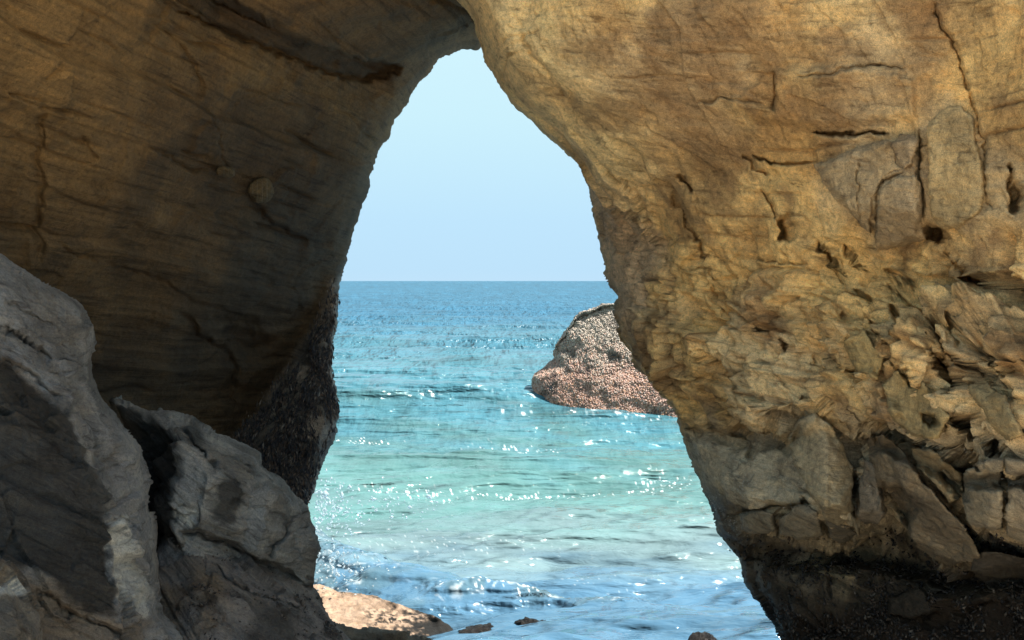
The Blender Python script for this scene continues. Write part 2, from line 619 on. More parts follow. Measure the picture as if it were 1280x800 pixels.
# ---- RIGHT: overhanging ochre mass
sil_right = [(560, -160), (566, -40), (572, 0), (590, 25), (597, 55), (608, 85), (624, 110), (645, 136), (680, 165), (705, 188),
             (724, 205), (731, 235), (741, 270), (748, 300), (753, 345), (769, 372), (768, 395), (775, 422), (795, 450), (815, 476),
             (843, 505), (850, 522), (853, 552), (866, 592), (881, 632), (897, 670), (924, 700), (930, 730), (950, 752),
             (960, 775), (976, 802), (990, 860), (1000, 960), (1020, 1240)]
out_right = sil_right + [(1560, 1240), (1800, 300), (2300, -2600), (520, -2600), (530, -560)]  # unseen upper part carried up and overhead to shade the left boulders
dep_right = [
    (560, -160, 8.3), (572, 0, 8.6), (597, 55, 8.8), (624, 110, 8.9), (680, 165, 9.0), (724, 205, 9.1), (731, 235, 10.6), (741, 270, 10.6),
    (748, 300, 10.5), (753, 345, 10.3), (769, 372, 10.0), (768, 395, 9.8), (775, 422, 9.6), (795, 450, 9.4), (815, 476, 9.2), (843, 505, 9.0),
    (850, 522, 9.1), (866, 592, 8.9), (881, 632, 8.8), (897, 670, 8.7), (924, 700, 8.7), (930, 730, 8.7), (960, 775, 8.5), (976, 802, 8.3),
    (1000, 960, 7.8),
    # rim of the front bulge and the sea-side face behind it
    (745, 222, 9.0), (775, 250, 8.9), (800, 272, 8.8), (822, 305, 9.0), (760, 250, 10.3), (785, 275, 9.9), (800, 300, 9.6), (775, 330, 9.9),
    (805, 370, 9.2), (830, 340, 8.9), (840, 420, 8.7),
    # front
    (600, 0, 8.0), (640, 60, 7.9), (660, 110, 8.2), (720, 100, 7.6), (760, 180, 8.0), (720, 0, 7.2), (820, 60, 7.0), (830, 150, 7.4), (850, 230, 7.9), (880, 290, 7.9),
    (930, 0, 6.5), (940, 110, 6.8), (960, 200, 7.0), (960, 270, 7.2), (1010, 330, 7.0), (1060, 60, 6.1), (1060, 140, 6.25), (1060, 180, 6.35), (1080, 260, 6.3),
    (1180, 0, 5.5), (1200, 90, 5.6), (1200, 180, 5.65), (1190, 270, 5.8), (1280, 0, 5.1), (1290, 150, 5.15), (1290, 280, 5.3), (1250, 330, 5.7),
    (1100, 330, 6.7), (1180, 350, 6.2), (1280, 380, 5.5), (1040, 400, 6.7), (940, 360, 7.7), (900, 420, 8.0), (960, 460, 7.5), (1100, 420, 6.2),
    (1200, 430, 5.6), (1290, 450, 5.1), (880, 480, 8.4), (1020, 500, 6.95), (1120, 500, 6.2), (1210, 510, 5.5), (1290, 530, 5.0),
    # lip and recess under it
    (930, 522, 7.65), (1000, 508, 6.95), (1075, 540, 6.5), (1150, 560, 6.0), (1220, 585, 5.6), (1300, 575, 5.2),
    (920, 548, 8.12), (900, 590, 8.15), (930, 620, 7.75), (960, 560, 7.95), (970, 640, 7.5), (1030, 535, 7.3), (1030, 640, 6.9), (1060, 560, 7.3), (1100, 640, 7.0), (1180, 640, 6.3),
    (1240, 640, 5.7), (1320, 640, 5.3),
    (930, 675, 8.1), (1000, 690, 8.0), (1060, 685, 7.8), (1140, 710, 7.3), (1220, 715, 6.6), (1320, 710, 6.1),
    (1000, 760, 7.9), (1100, 770, 7.5), (1220, 780, 6.7), (1320, 790, 6.2), (1100, 960, 7.0), (1320, 960, 5.8), (1560, 960, 4.6), (1020, 1240, 7.8), (1560, 1240, 4.6),
    (1560, 500, 4.0), (1560, 200, 4.1), (1560, 0, 4.2), (1560, -560, 4.4), (1200, -560, 5.2), (900, -560, 6.2), (540, -560, 8.0), (1800, 300, 3.6), (2300, -2600, 3.8), (1400, -2600, 3.6), (520, -2600, 4.0), (520, -1500, 5.6), (1200, -1500, 4.0), (2000, -1500, 3.8), (900, -200, 6.6), (1200, -200, 5.4),
]


def ell(cx, cy, a, b, ang=0, n=14, seed=0, jit=.22):
    rd = random.Random(seed + int(cx * 7 + cy))
    c, s = math.cos(R_(ang)), math.sin(R_(ang))
    pts = []
    for i in range(n):
        th = 2 * math.pi * i / n
        k = 1 + rd.uniform(-jit, jit)
        x, y = a * k * math.cos(th), b * k * math.sin(th)
        pts.append((cx + x * c - y * s, cy + x * s + y * c))
    return pts


cracks_right = [
    ([(1010, 165), (1040, 168), (1070, 167), (1095, 165), (1118, 168)], 3.0, .30, -.10),
    ([(935, 195), (960, 203), (990, 205), (1020, 203)], 2.2, .22, -.06),
    ([(925, 195), (940, 210), (958, 222)], 3, .16, 0),
    ([(845, 215), (858, 228), (870, 240)], 3, .2, 0),
    ([(838, 238), (852, 262), (865, 285), (878, 302), (885, 330)], 3, .16, .12),
    ([(950, 236), (965, 255), (978, 272)], 2.5, .15, .05),
    ([(972, 85), (974, 110), (973, 136)], 3, .10, .10),
    ([(1162, 0), (1180, 35), (1200, 65), (1208, 95), (1212, 120)], 2.4, .09, .05),
    ([(1208, 105), (1222, 140), (1235, 185), (1238, 240), (1240, 268)], 2.4, .08, .06),
    ([(1150, 160), (1152, 190), (1150, 215), (1155, 250), (1154, 275)], 2.6, .14, 0),
    ([(1090, 310), (1094, 270), (1096, 245), (1105, 225), (1135, 213)], 2.0, .12, 0),
    ([(1072, 195), (1073, 240), (1072, 290)], 1.5, .05, 0),
    ([(1015, 303), (1030, 320), (1046, 340), (1056, 346)], 3.5, .25, .05),
    ([(1050, 310), (1065, 328), (1082, 339)], 3, .2, 0),
    ([(870, 330), (890, 332), (905, 345), (925, 350)], 2.2, .1, 0),
    ([(940, 325), (970, 327), (1010, 332)], 2.5, .12, -.05),
    ([(880, 430), (905, 455), (930, 490), (955, 520)], 3, .12, .08),
    ([(1080, 395), (1100, 420), (1118, 455), (1150, 490)], 2.6, .16, .08),
    ([(1160, 400), (1185, 430), (1205, 455), (1240, 480)], 3, .22, .10),
    ([(1195, 410), (1225, 440), (1245, 470), (1256, 490)], 2.5, .18, .06),
    ([(1100, 345), (1130, 370), (1170, 380), (1215, 385)], 2.5, .12, .04),
    ([(1180, 310), (1210, 330), (1250, 350), (1290, 375)], 3, .14, .05),
    ([(1120, 540), (1160, 560), (1200, 575), (1230, 590)], 3, .2, 0),
    ([(900, 650), (935, 640), (965, 633), (1000, 622), (1022, 634)], 3, .2, .05),
    ([(968, 640), (970, 655), (972, 672)], 2.5, .2, 0),
    ([(1024, 645), (1030, 657), (1034, 668)], 2.5, .15, 0),
    ([(1040, 690), (1036, 720), (1040, 750)], 2, .1, 0),
    ([(1075, 695), (1072, 730)], 2, .1, 0),
    ([(1105, 690), (1102, 725), (1106, 740)], 2, .1, 0),
    ([(1255, 575), (1257, 610), (1256, 650)], 2, .09, 0),
    ([(1265, 200), (1262, 240), (1266, 270)], 4, .2, 0),
    ([(790, 390), (800, 430), (815, 455)], 3, .1, .05),
    ([(800, 330), (808, 350), (822, 370)], 2.4, .1, .05),
    ([(645, 40), (670, 75), (700, 110), (735, 150)], 4, .07, .05),
    ([(870, 130), (905, 122), (960, 128)], 2.4, .07, -.05),
    ([(1000, 95), (1040, 90), (1090, 78), (1140, 86)], 2.4, .07, -.05),
]
hollows_right = [
    (ell(984, 284, 11, 19, -10), .35, 8), (ell(1170, 292, 17, 11, 30), .40, 8), (ell(1240, 347, 26, 12, 15), .35, 9),
    (ell(957, 410, 9, 7, 40), .25, 6), (ell(975, 432, 6, 11, -35), .2, 6), (ell(1120, 395, 6, 12, -20), .22, 6),
    (ell(1190, 465, 13, 30, -32), .38, 10), (ell(1205, 425, 9, 18, -40), .28, 8), (ell(1198, 535, 8, 20, -10), .35, 7),
    (ell(1238, 555, 12, 19, -30), .32, 8), (ell(1162, 525, 10, 9, 20), .25, 7), (ell(1117, 435, 10, 13, -10), .22, 8),
    (ell(921, 541, 13, 14, 0), .3, 9), (ell(963, 541, 9, 10, 0), .25, 7), (ell(1085, 550, 22, 16, 30), .45, 10),
    (ell(1122, 628, 18, 34, -28), .5, 12), (ell(1069, 612, 6, 40, 4), .4, 7), (ell(1190, 605, 9, 28, -38), .35, 8),
    (ell(1050, 395, 8, 6, 0), .14, 5), (ell(1010, 455, 16, 8, 40), .12, 6), (ell(985, 480, 20, 9, 35), .12, 6),
    (ell(905, 380, 9, 20, -25), .14, 7), (ell(1130, 350, 22, 7, 25), .15, 6), (ell(1075, 365, 20, 6, 35), .15, 6),
    (ell(1270, 245, 9, 20, 0), .25, 8), (ell(1060, 472, 14, 10, 40), .18, 7), (ell(1140, 470, 9, 18, -40), .18, 7), (ell(930, 565, 8, 6), .12, 5),
    (ell(870, 385, 7, 16, -20), .1, 6), (ell(825, 440, 8, 20, -25), .08, 7),
]
hollows_right += [([(858, 522), (900, 534), (940, 545), (985, 548), (1000, 530), (1008, 545), (985, 565), (920, 562), (868, 552)], .22, 9),
                  ([(1085, 540), (1120, 548), (1160, 566), (1210, 590), (1300, 590), (1300, 612), (1200, 612), (1150, 590), (1100, 565)], .30, 9),
                  ([(900, 668), (970, 676), (1050, 676), (1110, 660), (1200, 715), (1340, 700), (1340, 740), (1200, 745), (1100, 715), (1000, 715), (930, 705)], .55, 18)]
blocks_right = [
    ([(1020, 205), (1080, 183), (1112, 172), (1150, 170), (1150, 300), (1095, 312), (1075, 285), (1040, 245)], .08, 8),
    ([(850, 525), (920, 545), (985, 540), (1020, 512), (1060, 560), (1068, 650), (1000, 630), (930, 640), (895, 640)], .16, 16),
    ([(905, 125), (975, 80), (1080, 78), (1150, 95), (1150, 150), (1010, 160), (935, 150)], .06, 10),
    ([(835, 240), (880, 300), (860, 340), (820, 300)], .10, 8),
    ([(1100, 420), (1150, 400), (1185, 440), (1160, 490), (1110, 470)], .14, 12),
    ([(1200, 380), (1260, 385), (1290, 440), (1240, 470)], .14, 12),
    ([(980, 380), (1040, 370), (1070, 420), (1030, 450), (990, 420)], .12, 12),
    ([(1040, 470), (1090, 460), (1130, 520), (1080, 530)], .12, 10),
    ([(790, 300), (830, 320), (850, 380), (800, 360)], .08, 8),
]


def beds(P, nrm, t, warp, w, seed, cover=.0):
    """open bedding joints: thin, nearly straight, broken lines w metres wide every t metres or so"""
    n = np.asarray(nrm, float)
    n /= np.linalg.norm(n)
    sc = (P @ n) / t + (warp / t) * fbm(P * .7 + seed, 3) + .35 * perlin(P * .35 + seed)
    k = np.round(sc + .3 * (hash01(np.round(sc).astype(np.int64) * 7 + seed) - .5))
    d = np.abs(sc - k) * t
    gate = perlin(P * np.array([.9, .9, .6]) + (k * 3.71 + seed)[..., None])
    wv = w * (.6 + .8 * np.clip(gate, 0, 1))
    return np.exp(-(d / wv) ** 2) * sstep(cover, cover + .25, gate)


BUTT = [(852, 545), (920, 555), (985, 552), (1010, 515), (1060, 560), (1068, 650), (1010, 632), (960, 625), (925, 640), (888, 650)]


def ledges(P, nrm, t, warp, seed, edge=.90):
    """stacked ledges with crisp lips: each layer leans a little and stands out by its own amount"""
    n = np.asarray(nrm, float)
    n /= np.linalg.norm(n)
    q = P + .3 * np.stack([perlin(P * .8 + seed)] * 3, -1) * warp
    sc = (q @ n) / t + .6 * perlin(P * np.array([.35, .35, .35]) + seed)
    k = np.floor(sc).astype(np.int64)
    f = sc - k
    a, b = hash01(k * 31 + 5 + seed), hash01((k + 1) * 31 + 5 + seed)
    return a + (b - a) * sstep(edge, 1.0, f) - .5 + .7 * (f - .5) * (1 - sstep(edge, 1.0, f))


def disp_right(P, X, Y):
    h = sstep(250, 400, Y)                   # broken lower half, smoother top
    h = np.maximum(h, .6 * sstep(120, 260, Y) * sstep(900, 780, X))
    low = sstep(640, 720, Y)
    ax = (.80, .1, -.60)
    bt, _, _ = poly_sdf(X, Y, BUTT)
    h = h * (1 - .8 * sstep(-8, 16, bt))
    d = .09 * fbm(P * .55, 3)
    wq = np.stack([perlin(P * 1.1 + 3), perlin(P * 1.1 + 13), perlin(P * 1.1 + 23)], -1)
    f1, f2, cid, pl = voronoi(aniso(P, ax, 2.2, 1.15) + .2 * wq)
    e = sstep(0, .05, f2 - f1)
    d += (.13 * h + .035) * (pl + .5 * (hash01(cid * 13 + 3) - .5)) - .03 * h * (1 - e)
    wq = np.stack([perlin(P * 4), perlin(P * 4 + 13), perlin(P * 4 + 23)], -1)
    g1, g2, cid2, pl2 = voronoi(aniso(P, (.72, .1, -.69), 2.6, 3.6) + .12 * wq)
    d += (.075 * h + .010) * (pl2 + .5 * (hash01(cid2 * 17 + 9) - .5)) * (1 - .3 * low)
    k1, k2, cid3, pl3 = voronoi(aniso(P, (.8, .1, -.55), 2.4, 10.0) + .12 * wq)
    d += (.026 * h + .005) * (pl3 + .3 * (hash01(cid3 * 17 + 9) - .5))
    lx = sstep(780, 1050, X)
    d += h * (1 - .6 * low) * (lx * .13 * ledges(P, (.58, .15, .80), .42, .4, 3) + (1 - lx) * .08 * ledges(P, (.30, .1, .95), .34, .4, 8) + .045 * ledges(P, (.50, .1, .86), .15, .3, 12))
    pits = np.clip(fbm(aniso(P, ax, 2.8, 3.0) + 40, 3) - .32, 0, 1)
    d -= h * .5 * pits * (1 - .5 * low)
    pits2 = np.clip(fbm(aniso(P, ax, 2.2, 9.0) + 80, 2) - .40, 0, 1)
    d -= (.05 + .10 * h) * pits2
    d -= (1 - .5 * h) * (.05 * beds(P, (.20, .1, 1), .42, .10, .012, 3, .12) + .022 * beds(P, (.26, .1, 1), .13, .05, .007, 9, .1))
    d -= h * (.08 * beds(P, (.62, .1, .75), .30, .08, .014, 15, .1) + .04 * beds(P, (.58, .1, .8), .11, .05, .008, 21, .15))
    d += (1 - .7 * h) * (.03 * bed(P, (.20, .1, 1), .30, .10) + .012 * bed(P, (.22, .1, 1), .08, .05, 1.2))
    d += .014 * fbm(P * 3.2 + 5, 3) + .006 * fbm(P * 15 + 2, 3, .65)
    return d


GREY_SLAB = [(1018, 205), (1110, 170), (1150, 150), (1190, 120), (1235, 180), (1290, 190), (1290, 290), (1235, 275), (1170, 290), (1090, 320), (1070, 285), (1035, 240)]


def paint_right(P, X, Y, WX, WY):
    n1, n2, n3 = fbm(P * .8 + 3, 4), fbm(P * 2.3 + 9, 4), fbm(aniso(P, (.8, .1, -.5), 3, 2.2) + 33, 4)
    ochre, tan, brown, grey, cream = (np.array(c, np.float32) for c in
        ((.67, .465, .215), (.68, .52, .315), (.26, .16, .085), (.37, .30, .21), (.68, .54, .31)))
    c = mixv(ochre, tan, sstep(-.3, .5, n1))
    c = mixv(c, brown, .7 * sstep(.12, .65, n2))
    ln = beds(P, (.20, .1, 1), .42, .10, .02, 3, .12) + .7 * beds(P, (.26, .1, 1), .13, .05, .012, 9, .1) + beds(P, (.62, .1, .75), .30, .08, .02, 15, .1) * sstep(250, 400, Y)
    c = mixv(c, brown * .7, .7 * np.clip(ln, 0, 1))
    rust = fbm(aniso(P, (1, 0, -.2), 2.5, 1.3) + 61, 3)
    c = mixv(c, np.array((.30, .155, .055), np.float32), .5 * sstep(.1, .5, rust))
    c = mixv(c, brown * .8, .6 * sstep(.15, .6, n3))
    band = np.exp(-((Y - 90 - .12 * (X - 700)) / 75) ** 2) * sstep(640, 760, X)
    c = mixv(c, np.array((.27, .175, .095), np.float32), .55 * band * sstep(-.5, .3, n3 + n1))
    c = mixv(c, cream, .9 * sstep(190, 50, X - 590 - .85 * np.maximum(Y - 60, 0)) * sstep(300, 180, Y))  # upper left edge creamier: sky light painted into the tint
    f, _, _ = poly_sdf(WX, WY, GREY_SLAB)
    c = mixv(c, grey * .95, .7 * sstep(-18, 12, f + 14 * n2))
    sea = [(722, 200), (760, 250), (830, 310), (800, 420), (740, 380), (735, 280)]
    f, _, _ = poly_sdf(WX, WY, sea)
    c = mixv(c, np.array((.56, .43, .31), np.float32), .8 * sstep(-15, 15, f + 10 * n2))  # sea-side face: light from the open side painted as a paler tone
    lowz = sstep(505, 560, WY + 20 * n2 - .02 * (X - 900))        # grey sea-worn zone
    c = mixv(c, np.array((.36, .31, .235), np.float32), .8 * lowz)
    bt, _, _ = poly_sdf(WX, WY, BUTT)
    c = mixv(c, np.array((.41, .365, .285), np.float32) * (1 + .3 * n2[..., None]), .85 * sstep(-10, 12, bt))
    c = mixv(c, brown * .8, .55 * sstep(.15, .55, fbm(P * 1.1 + 71, 4)) * sstep(520, 470, Y))
    low2 = sstep(-16, 30, Y + 42 * n2 + 26 * n1 - 676 - .03 * (X - 950))     # black tidal zone
    edge = sstep(26, 0, np.abs(X - (866 + (Y - 590) * .62)) + 12 * n2) * sstep(600, 640, Y)
    dark = np.maximum(low2, edge)
    blk = mixv(np.array((.035, .028, .024), np.float32), np.array((.13, .115, .10), np.float32), sstep(-.1, .5, n3 + .5 * n2) * sstep(760, 715, Y))
    c = mixv(c, blk, .94 * dark)
    low3 = sstep(735, 775, Y + 14 * n2)
    c = mixv(c, np.array((.018, .012, .010), np.float32), .8 * low3)
    return {'tint': np.clip(c, .008, .66), 'wet': .55 * dark}


root_r = relief('rock_overhang', out_right, dep_right, M_ochre, step=1.55, margin=60, roll=(34, .7), back=3.2, inset=.9, soft=3,
                cracks=cracks_right, blocks=blocks_right, hollows=hollows_right, disp=disp_right, paint=paint_right, wob=2.0, rim=(.35, 45),
                origin=unproj(1050, 800, 7.5))
tag(root_r, 'huge ochre sandstone overhang with black wet foot, right side of the sea arch', 'rock')


def paint_block(colr, wet=0.0, var=.35):
    colr = np.array(colr, np.float32)

    def f(P, X, Y, WX, WY):
        n = fbm(P * 3 + 11, 4)
        c = colr * (1 + var * n)[..., None]
        return {'tint': np.clip(c, .008, .7), 'wet': np.full(X.shape, wet)}
    return f


def disp_block(P, X, Y):
    return .02 * fbm(P * 3.5 + 3, 3) + .012 * bed(P, (.3, .1, 1), .06, .1, 1.5) + .010 * fbm(P * 16, 3, .6) - .03 * np.clip(fbm(P * 7 + 50, 2) - .3, 0, 1)


blk = [
    ([(1018, 206), (1040, 198), (1080, 183), (1110, 174), (1120, 185), (1124, 202), (1132, 213), (1103, 226), (1091, 248), (1087, 288), (1075, 283), (1050, 255), (1034, 235)], .03, (.42, .325, .21), 0),
    ([(1098, 229), (1120, 218), (1146, 216), (1152, 232), (1150, 272), (1158, 300), (1130, 305), (1097, 312), (1093, 282), (1094, 250)], .05, (.41, .315, .205), 0),
    ([(1113, 180), (1128, 167), (1144, 169), (1147, 182), (1141, 204), (1129, 213), (1119, 200)], .09, (.33, .25, .165), 0),
    ([(1157, 165), (1165, 145), (1185, 126), (1203, 130), (1218, 150), (1226, 190), (1231, 240), (1227, 266), (1200, 283), (1176, 284), (1162, 262), (1159, 210)], .06, (.47, .355, .20), 0),
    ([(985, 548), (1000, 527), (1019, 516), (1040, 530), (1054, 560), (1063, 600), (1066, 640), (1050, 654), (1032, 650), (1016, 625), (1002, 600), (990, 572)], .16, (.38, .315, .215), 0),
    ([(1078, 572), (1090, 580), (1103, 600), (1108, 640), (1098, 654), (1080, 655), (1071, 645), (1075, 610)], .14, (.23, .20, .165), .2),
    ([(1082, 548), (1102, 542), (1126, 562), (1152, 602), (1190, 640), (1214, 670), (1228, 698), (1190, 708), (1152, 688), (1122, 648), (1098, 608)], .22, (.19, .155, .115), .2),
    ([(1207, 588), (1225, 576), (1254, 573), (1252, 660), (1238, 662), (1216, 655), (1206, 640)], .18, (.29, .255, .20), 0),
    ([(1259, 573), (1290, 576), (1330, 592), (1330, 690), (1280, 680), (1258, 668)], .16, (.28, .245, .195), 0),
    ([(974, 648), (1000, 630), (1022, 640), (1028, 668), (1005, 673), (976, 671)], .14, (.25, .215, .165), .1),
    ([(925, 643), (950, 633), (966, 641), (968, 664), (945, 669), (928, 661)], .13, (.25, .215, .165), .1),
    ([(1034, 650), (1060, 656), (1072, 668), (1050, 678), (1036, 670)], .13, (.20, .175, .14), .1),
    ([(1140, 560), (1165, 565), (1200, 590), (1203, 620), (1188, 628), (1165, 600), (1148, 585)], .16, (.31, .25, .165), 0),
    ([(1105, 480), (1130, 455), (1165, 490), (1185, 520), (1175, 548), (1140, 545), (1115, 520)], .10, (.37, .285, .155), 0),
    ([(1210, 480), (1235, 475), (1262, 505), (1280, 545), (1262, 552), (1235, 525)], .12, (.33, .26, .15), 0),
    ([(1055, 425), (1080, 410), (1105, 445), (1100, 475), (1070, 465)], .09, (.40, .30, .15), 0),
    ([(1165, 640), (1200, 655), (1196, 690), (1168, 680)], .10, (.10, .085, .07), .3),
    ([(1215, 690), (1250, 688), (1290, 700), (1285, 735), (1240, 738), (1216, 722)], .16, (.085, .075, .065), .3),
    ([(1110, 745), (1150, 735), (1170, 760), (1140, 775), (1112, 768)], .15, (.05, .042, .036), .4),
]
for poly, proud, colr, wet in blk:
    ob = relief('block', poly, sampler('rock_overhang', 'D', -proud), M_ochre, step=1.6, margin=10, roll=(5, .05), back=.45, inset=.3,
                disp=disp_block, paint=paint_block(colr, wet), parent=root_r, wob=2.2)

# ---- LEFT: the dark cave wall and the roof that runs on behind the overhang
sil_left = [(640, 44), (610, 56), (597, 60), (575, 61), (557, 67), (541, 82), (528, 100), (511, 124), (496, 150), (480, 181), (466, 215), (456, 250),
            (446, 281), (438, 310), (430, 340), (424, 372), (420, 402), (417, 435), (415, 470), (421, 500), (425, 522), (416, 552),
            (405, 586), (394, 610), (386, 650), (380, 760), (372, 1160)]
out_left = [(900, -20), (720, 20)] + sil_left + [(-260, 1160), (-260, -560), (900, -560)]
dep_left = [
    (900, -20, 12.4), (720, 20, 12.6), (640, 44, 12.6), (575, 61, 12.6), (541, 82, 12.7), (511, 124, 12.8), (480, 181, 12.9), (456, 250, 13.0), (438, 310, 13.0), (430, 340, 12.9),
    (420, 402, 12.6), (415, 470, 12.3), (425, 522, 12.1), (405, 586, 11.9), (386, 650, 11.6), (380, 760, 11.2), (372, 900, 11.0), (372, 1160, 11.0), (-260, 1160, 6.0),
    (560, 30, 11.2), (520, 60, 11.6), (500, 92, 11.9), (600, -40, 10.6), (900, -560, 8.5), (400, -560, 7.0), (0, -560, 5.6), (-260, -560, 4.8),
    (400, 0, 9.4), (330, 55, 9.6), (200, 0, 8.2), (260, 28, 8.9), (100, 0, 7.4), (0, 0, 6.7), (0, -200, 6.0), (300, -250, 7.8), (-260, 0, 5.0), (-260, 400, 5.6), (-260, 900, 6.0),
    (400, 85, 10.6), (470, 100, 11.7), (0, 120, 7.2), (130, 120, 8.2), (260, 130, 9.4), (400, 170, 11.4), (450, 200, 12.4), (40, 200, 7.9), (160, 230, 8.9), (290, 220, 10.2), (400, 280, 12.2),
    (0, 330, 8.3), (120, 330, 9.2), (240, 340, 10.2), (330, 340, 11.6), (300, 280, 10.7), (350, 260, 11.3), (415, 350, 13.2), (395, 405, 13.2), (365, 452, 13.1), (330, 505, 12.9), (298, 545, 12.6),
    (200, 450, 10.6), (280, 430, 11.6), (130, 480, 10.0), (320, 450, 12.4), (230, 520, 11.5), (420, 360, 12.8), (400, 450, 12.25), (385, 530, 11.9), (350, 560, 12.1), (360, 620, 11.6), (300, 620, 11.9),
    (200, 700, 10.4), (0, 600, 8.8), (250, 900, 10.6), (0, 900, 8.6),
]
cracks_left = [
    ([(190, -10), (260, 28), (330, 55), (400, 86), (450, 98), (498, 93)], 5, .30, .35),
    ([(245, -10), (300, 14), (350, 34), (430, 68), (490, 80)], 3, .22, .15),
    ([(190, 22), (225, 55), (245, 85), (258, 110), (255, 130)], 4, .12, .05),
    ([(255, 130), (272, 165), (285, 200), (310, 240)], 3, .12, -.05),
    ([(310, 240), (330, 270), (360, 290), (385, 300)], 5, .22, .12),
    ([(180, 180), (205, 192), (225, 205), (245, 218), (275, 218)], 3.4, .16, -.06),
    ([(48, 120), (50, 190), (48, 260), (46, 330)], 7, .16, .05),
    ([(0, 112), (30, 118), (55, 124)], 2.6, .1, -.05),
    ([(100, 165), (108, 185), (120, 195)], 4, .08, .05),
    ([(330, 60), (350, 68), (365, 80)], 3, .1, 0),
    ([(65, 300), (95, 320), (130, 330)], 3, .1, 0),
    ([(130, 330), (190, 350), (250, 380), (330, 400)], 4, .1, .05),
    ([(230, 390), (250, 420), (290, 440), (290, 520)], 5, .2, .12),
    ([(285, 105), (330, 120), (390, 140)], 3, .07, -.05),
    ([(230, 258), (265, 272), (300, 285)], 3, .07, -.04),
]


cracks_left = [(a, b, c * (1 if i < 2 else .55), e) for i, (a, b, c, e) in enumerate(cracks_left)]


def leg_mask(WX, WY):
    f, _, _ = poly_sdf(WX, WY, [(436, 320), (418, 352), (398, 402), (368, 450), (333, 505), (296, 545), (290, 700), (420, 700), (440, 500), (430, 400)])
    return f


def disp_left(P, X, Y):
    leg = sstep(-14, 10, leg_mask(X, Y))
    d = .10 * fbm(P * .45 + 4, 2)
    d += .02 * bed(P, (.32, .1, 1), .13, .10, .9)
    q = aniso(P, (.9, .2, -.3), 2.4, 1.3)
    f1, f2, cid, pl = voronoi(q + .3 * np.stack([perlin(P), perlin(P + 13), perlin(P + 23)], -1))
    d += .03 * pl
    d += .06 * ledges(P, (.30, 0, 1), .55, .3, 5, .93) + .02 * ledges(P, (.28, 0, 1), .17, .2, 9, .93)
    d -= .06 * beds(P, (.30, .0, 1), .5, .12, .02, 3, .1) + .03 * beds(P, (.28, .0, 1), .16, .06, .012, 8, .1)
    d += .014 * fbm(P * 3 + 5, 4, .6)
    rough = ridged(aniso(P, (.15, 0, 1), 2.4, 5.0), 3)
    d += leg * .07 * (rough - 1.0)
    rim = sstep(60, 5, np.minimum(np.abs(X - 440), 300)) * sstep(330, 420, Y)
    d += .006 * fbm(P * 9 + 7, 3) * (1 + 2 * rim)
    return d


def paint_left(P, X, Y, WX, WY):
    n1, n2, n3 = fbm(P * .6 + 3, 4), fbm(P * 1.8 + 9, 4), fbm(aniso(P, (1, .2, -.3), 4, 2.0) + 33, 4)
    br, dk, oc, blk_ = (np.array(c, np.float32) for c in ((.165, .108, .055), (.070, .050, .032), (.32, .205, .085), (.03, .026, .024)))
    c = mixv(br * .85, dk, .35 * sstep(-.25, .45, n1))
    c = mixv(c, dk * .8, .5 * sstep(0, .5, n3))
    up = sstep(330, 0, np.hypot(X - 10, (Y - 10) * 1.0) + 60 * n2)  # painted brightening towards the top left corner, as if lit
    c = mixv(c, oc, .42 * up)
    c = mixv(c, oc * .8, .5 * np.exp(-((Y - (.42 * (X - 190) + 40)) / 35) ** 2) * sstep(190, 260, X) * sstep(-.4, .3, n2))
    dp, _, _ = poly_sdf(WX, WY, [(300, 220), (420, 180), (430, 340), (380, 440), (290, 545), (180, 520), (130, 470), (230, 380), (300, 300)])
    c = mixv(c, np.array((.028, .023, .019), np.float32), .85 * sstep(-170, 110, dp + 20 * n2))  # inner wall turned from the light: its shade darkened into the tint
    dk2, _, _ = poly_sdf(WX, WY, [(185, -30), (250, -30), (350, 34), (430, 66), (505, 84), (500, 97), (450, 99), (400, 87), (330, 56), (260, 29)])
    c = mixv(c, np.array((.045, .032, .022), np.float32), .7 * sstep(-5, 6, dk2 + 6 * n2))  # recess between the ledges: its shadow strengthened by dark colour
    leg = sstep(-10, 8, leg_mask(WX, WY))
    c = mixv(c, mixv(np.array((.10, .09, .085), np.float32), np.array((.24, .205, .18), np.float32), sstep(0, .5, n2)), leg)
    return {'tint': np.clip(c, .008, .6), 'wet': .35 * leg}


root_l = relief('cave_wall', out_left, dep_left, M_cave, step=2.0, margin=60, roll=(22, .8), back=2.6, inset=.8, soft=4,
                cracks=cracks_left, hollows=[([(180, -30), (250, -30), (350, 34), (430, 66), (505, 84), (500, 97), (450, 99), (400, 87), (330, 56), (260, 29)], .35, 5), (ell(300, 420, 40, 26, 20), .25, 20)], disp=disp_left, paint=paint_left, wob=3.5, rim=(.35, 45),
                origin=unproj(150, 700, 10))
tag(root_l, 'dark brown banded cave wall curving up into the roof, left side of the sea arch', 'rock')

for (cx, cy, r, proud) in ((327, 238, 17, .10), (282, 215, 13, .10)):
    relief('concretion', ell(cx, cy, r, r * (.95 if r > 15 else .62), 10, 16, jit=.05), sampler('cave_wall', 'D', -proud), M_cave, step=1.2, margin=6,
           roll=(12, .12), back=.3, inset=.3, disp=lambda P, X, Y: .012 * fbm(P * 6, 3), paint=paint_block((.09, .066, .037)), parent=root_l)


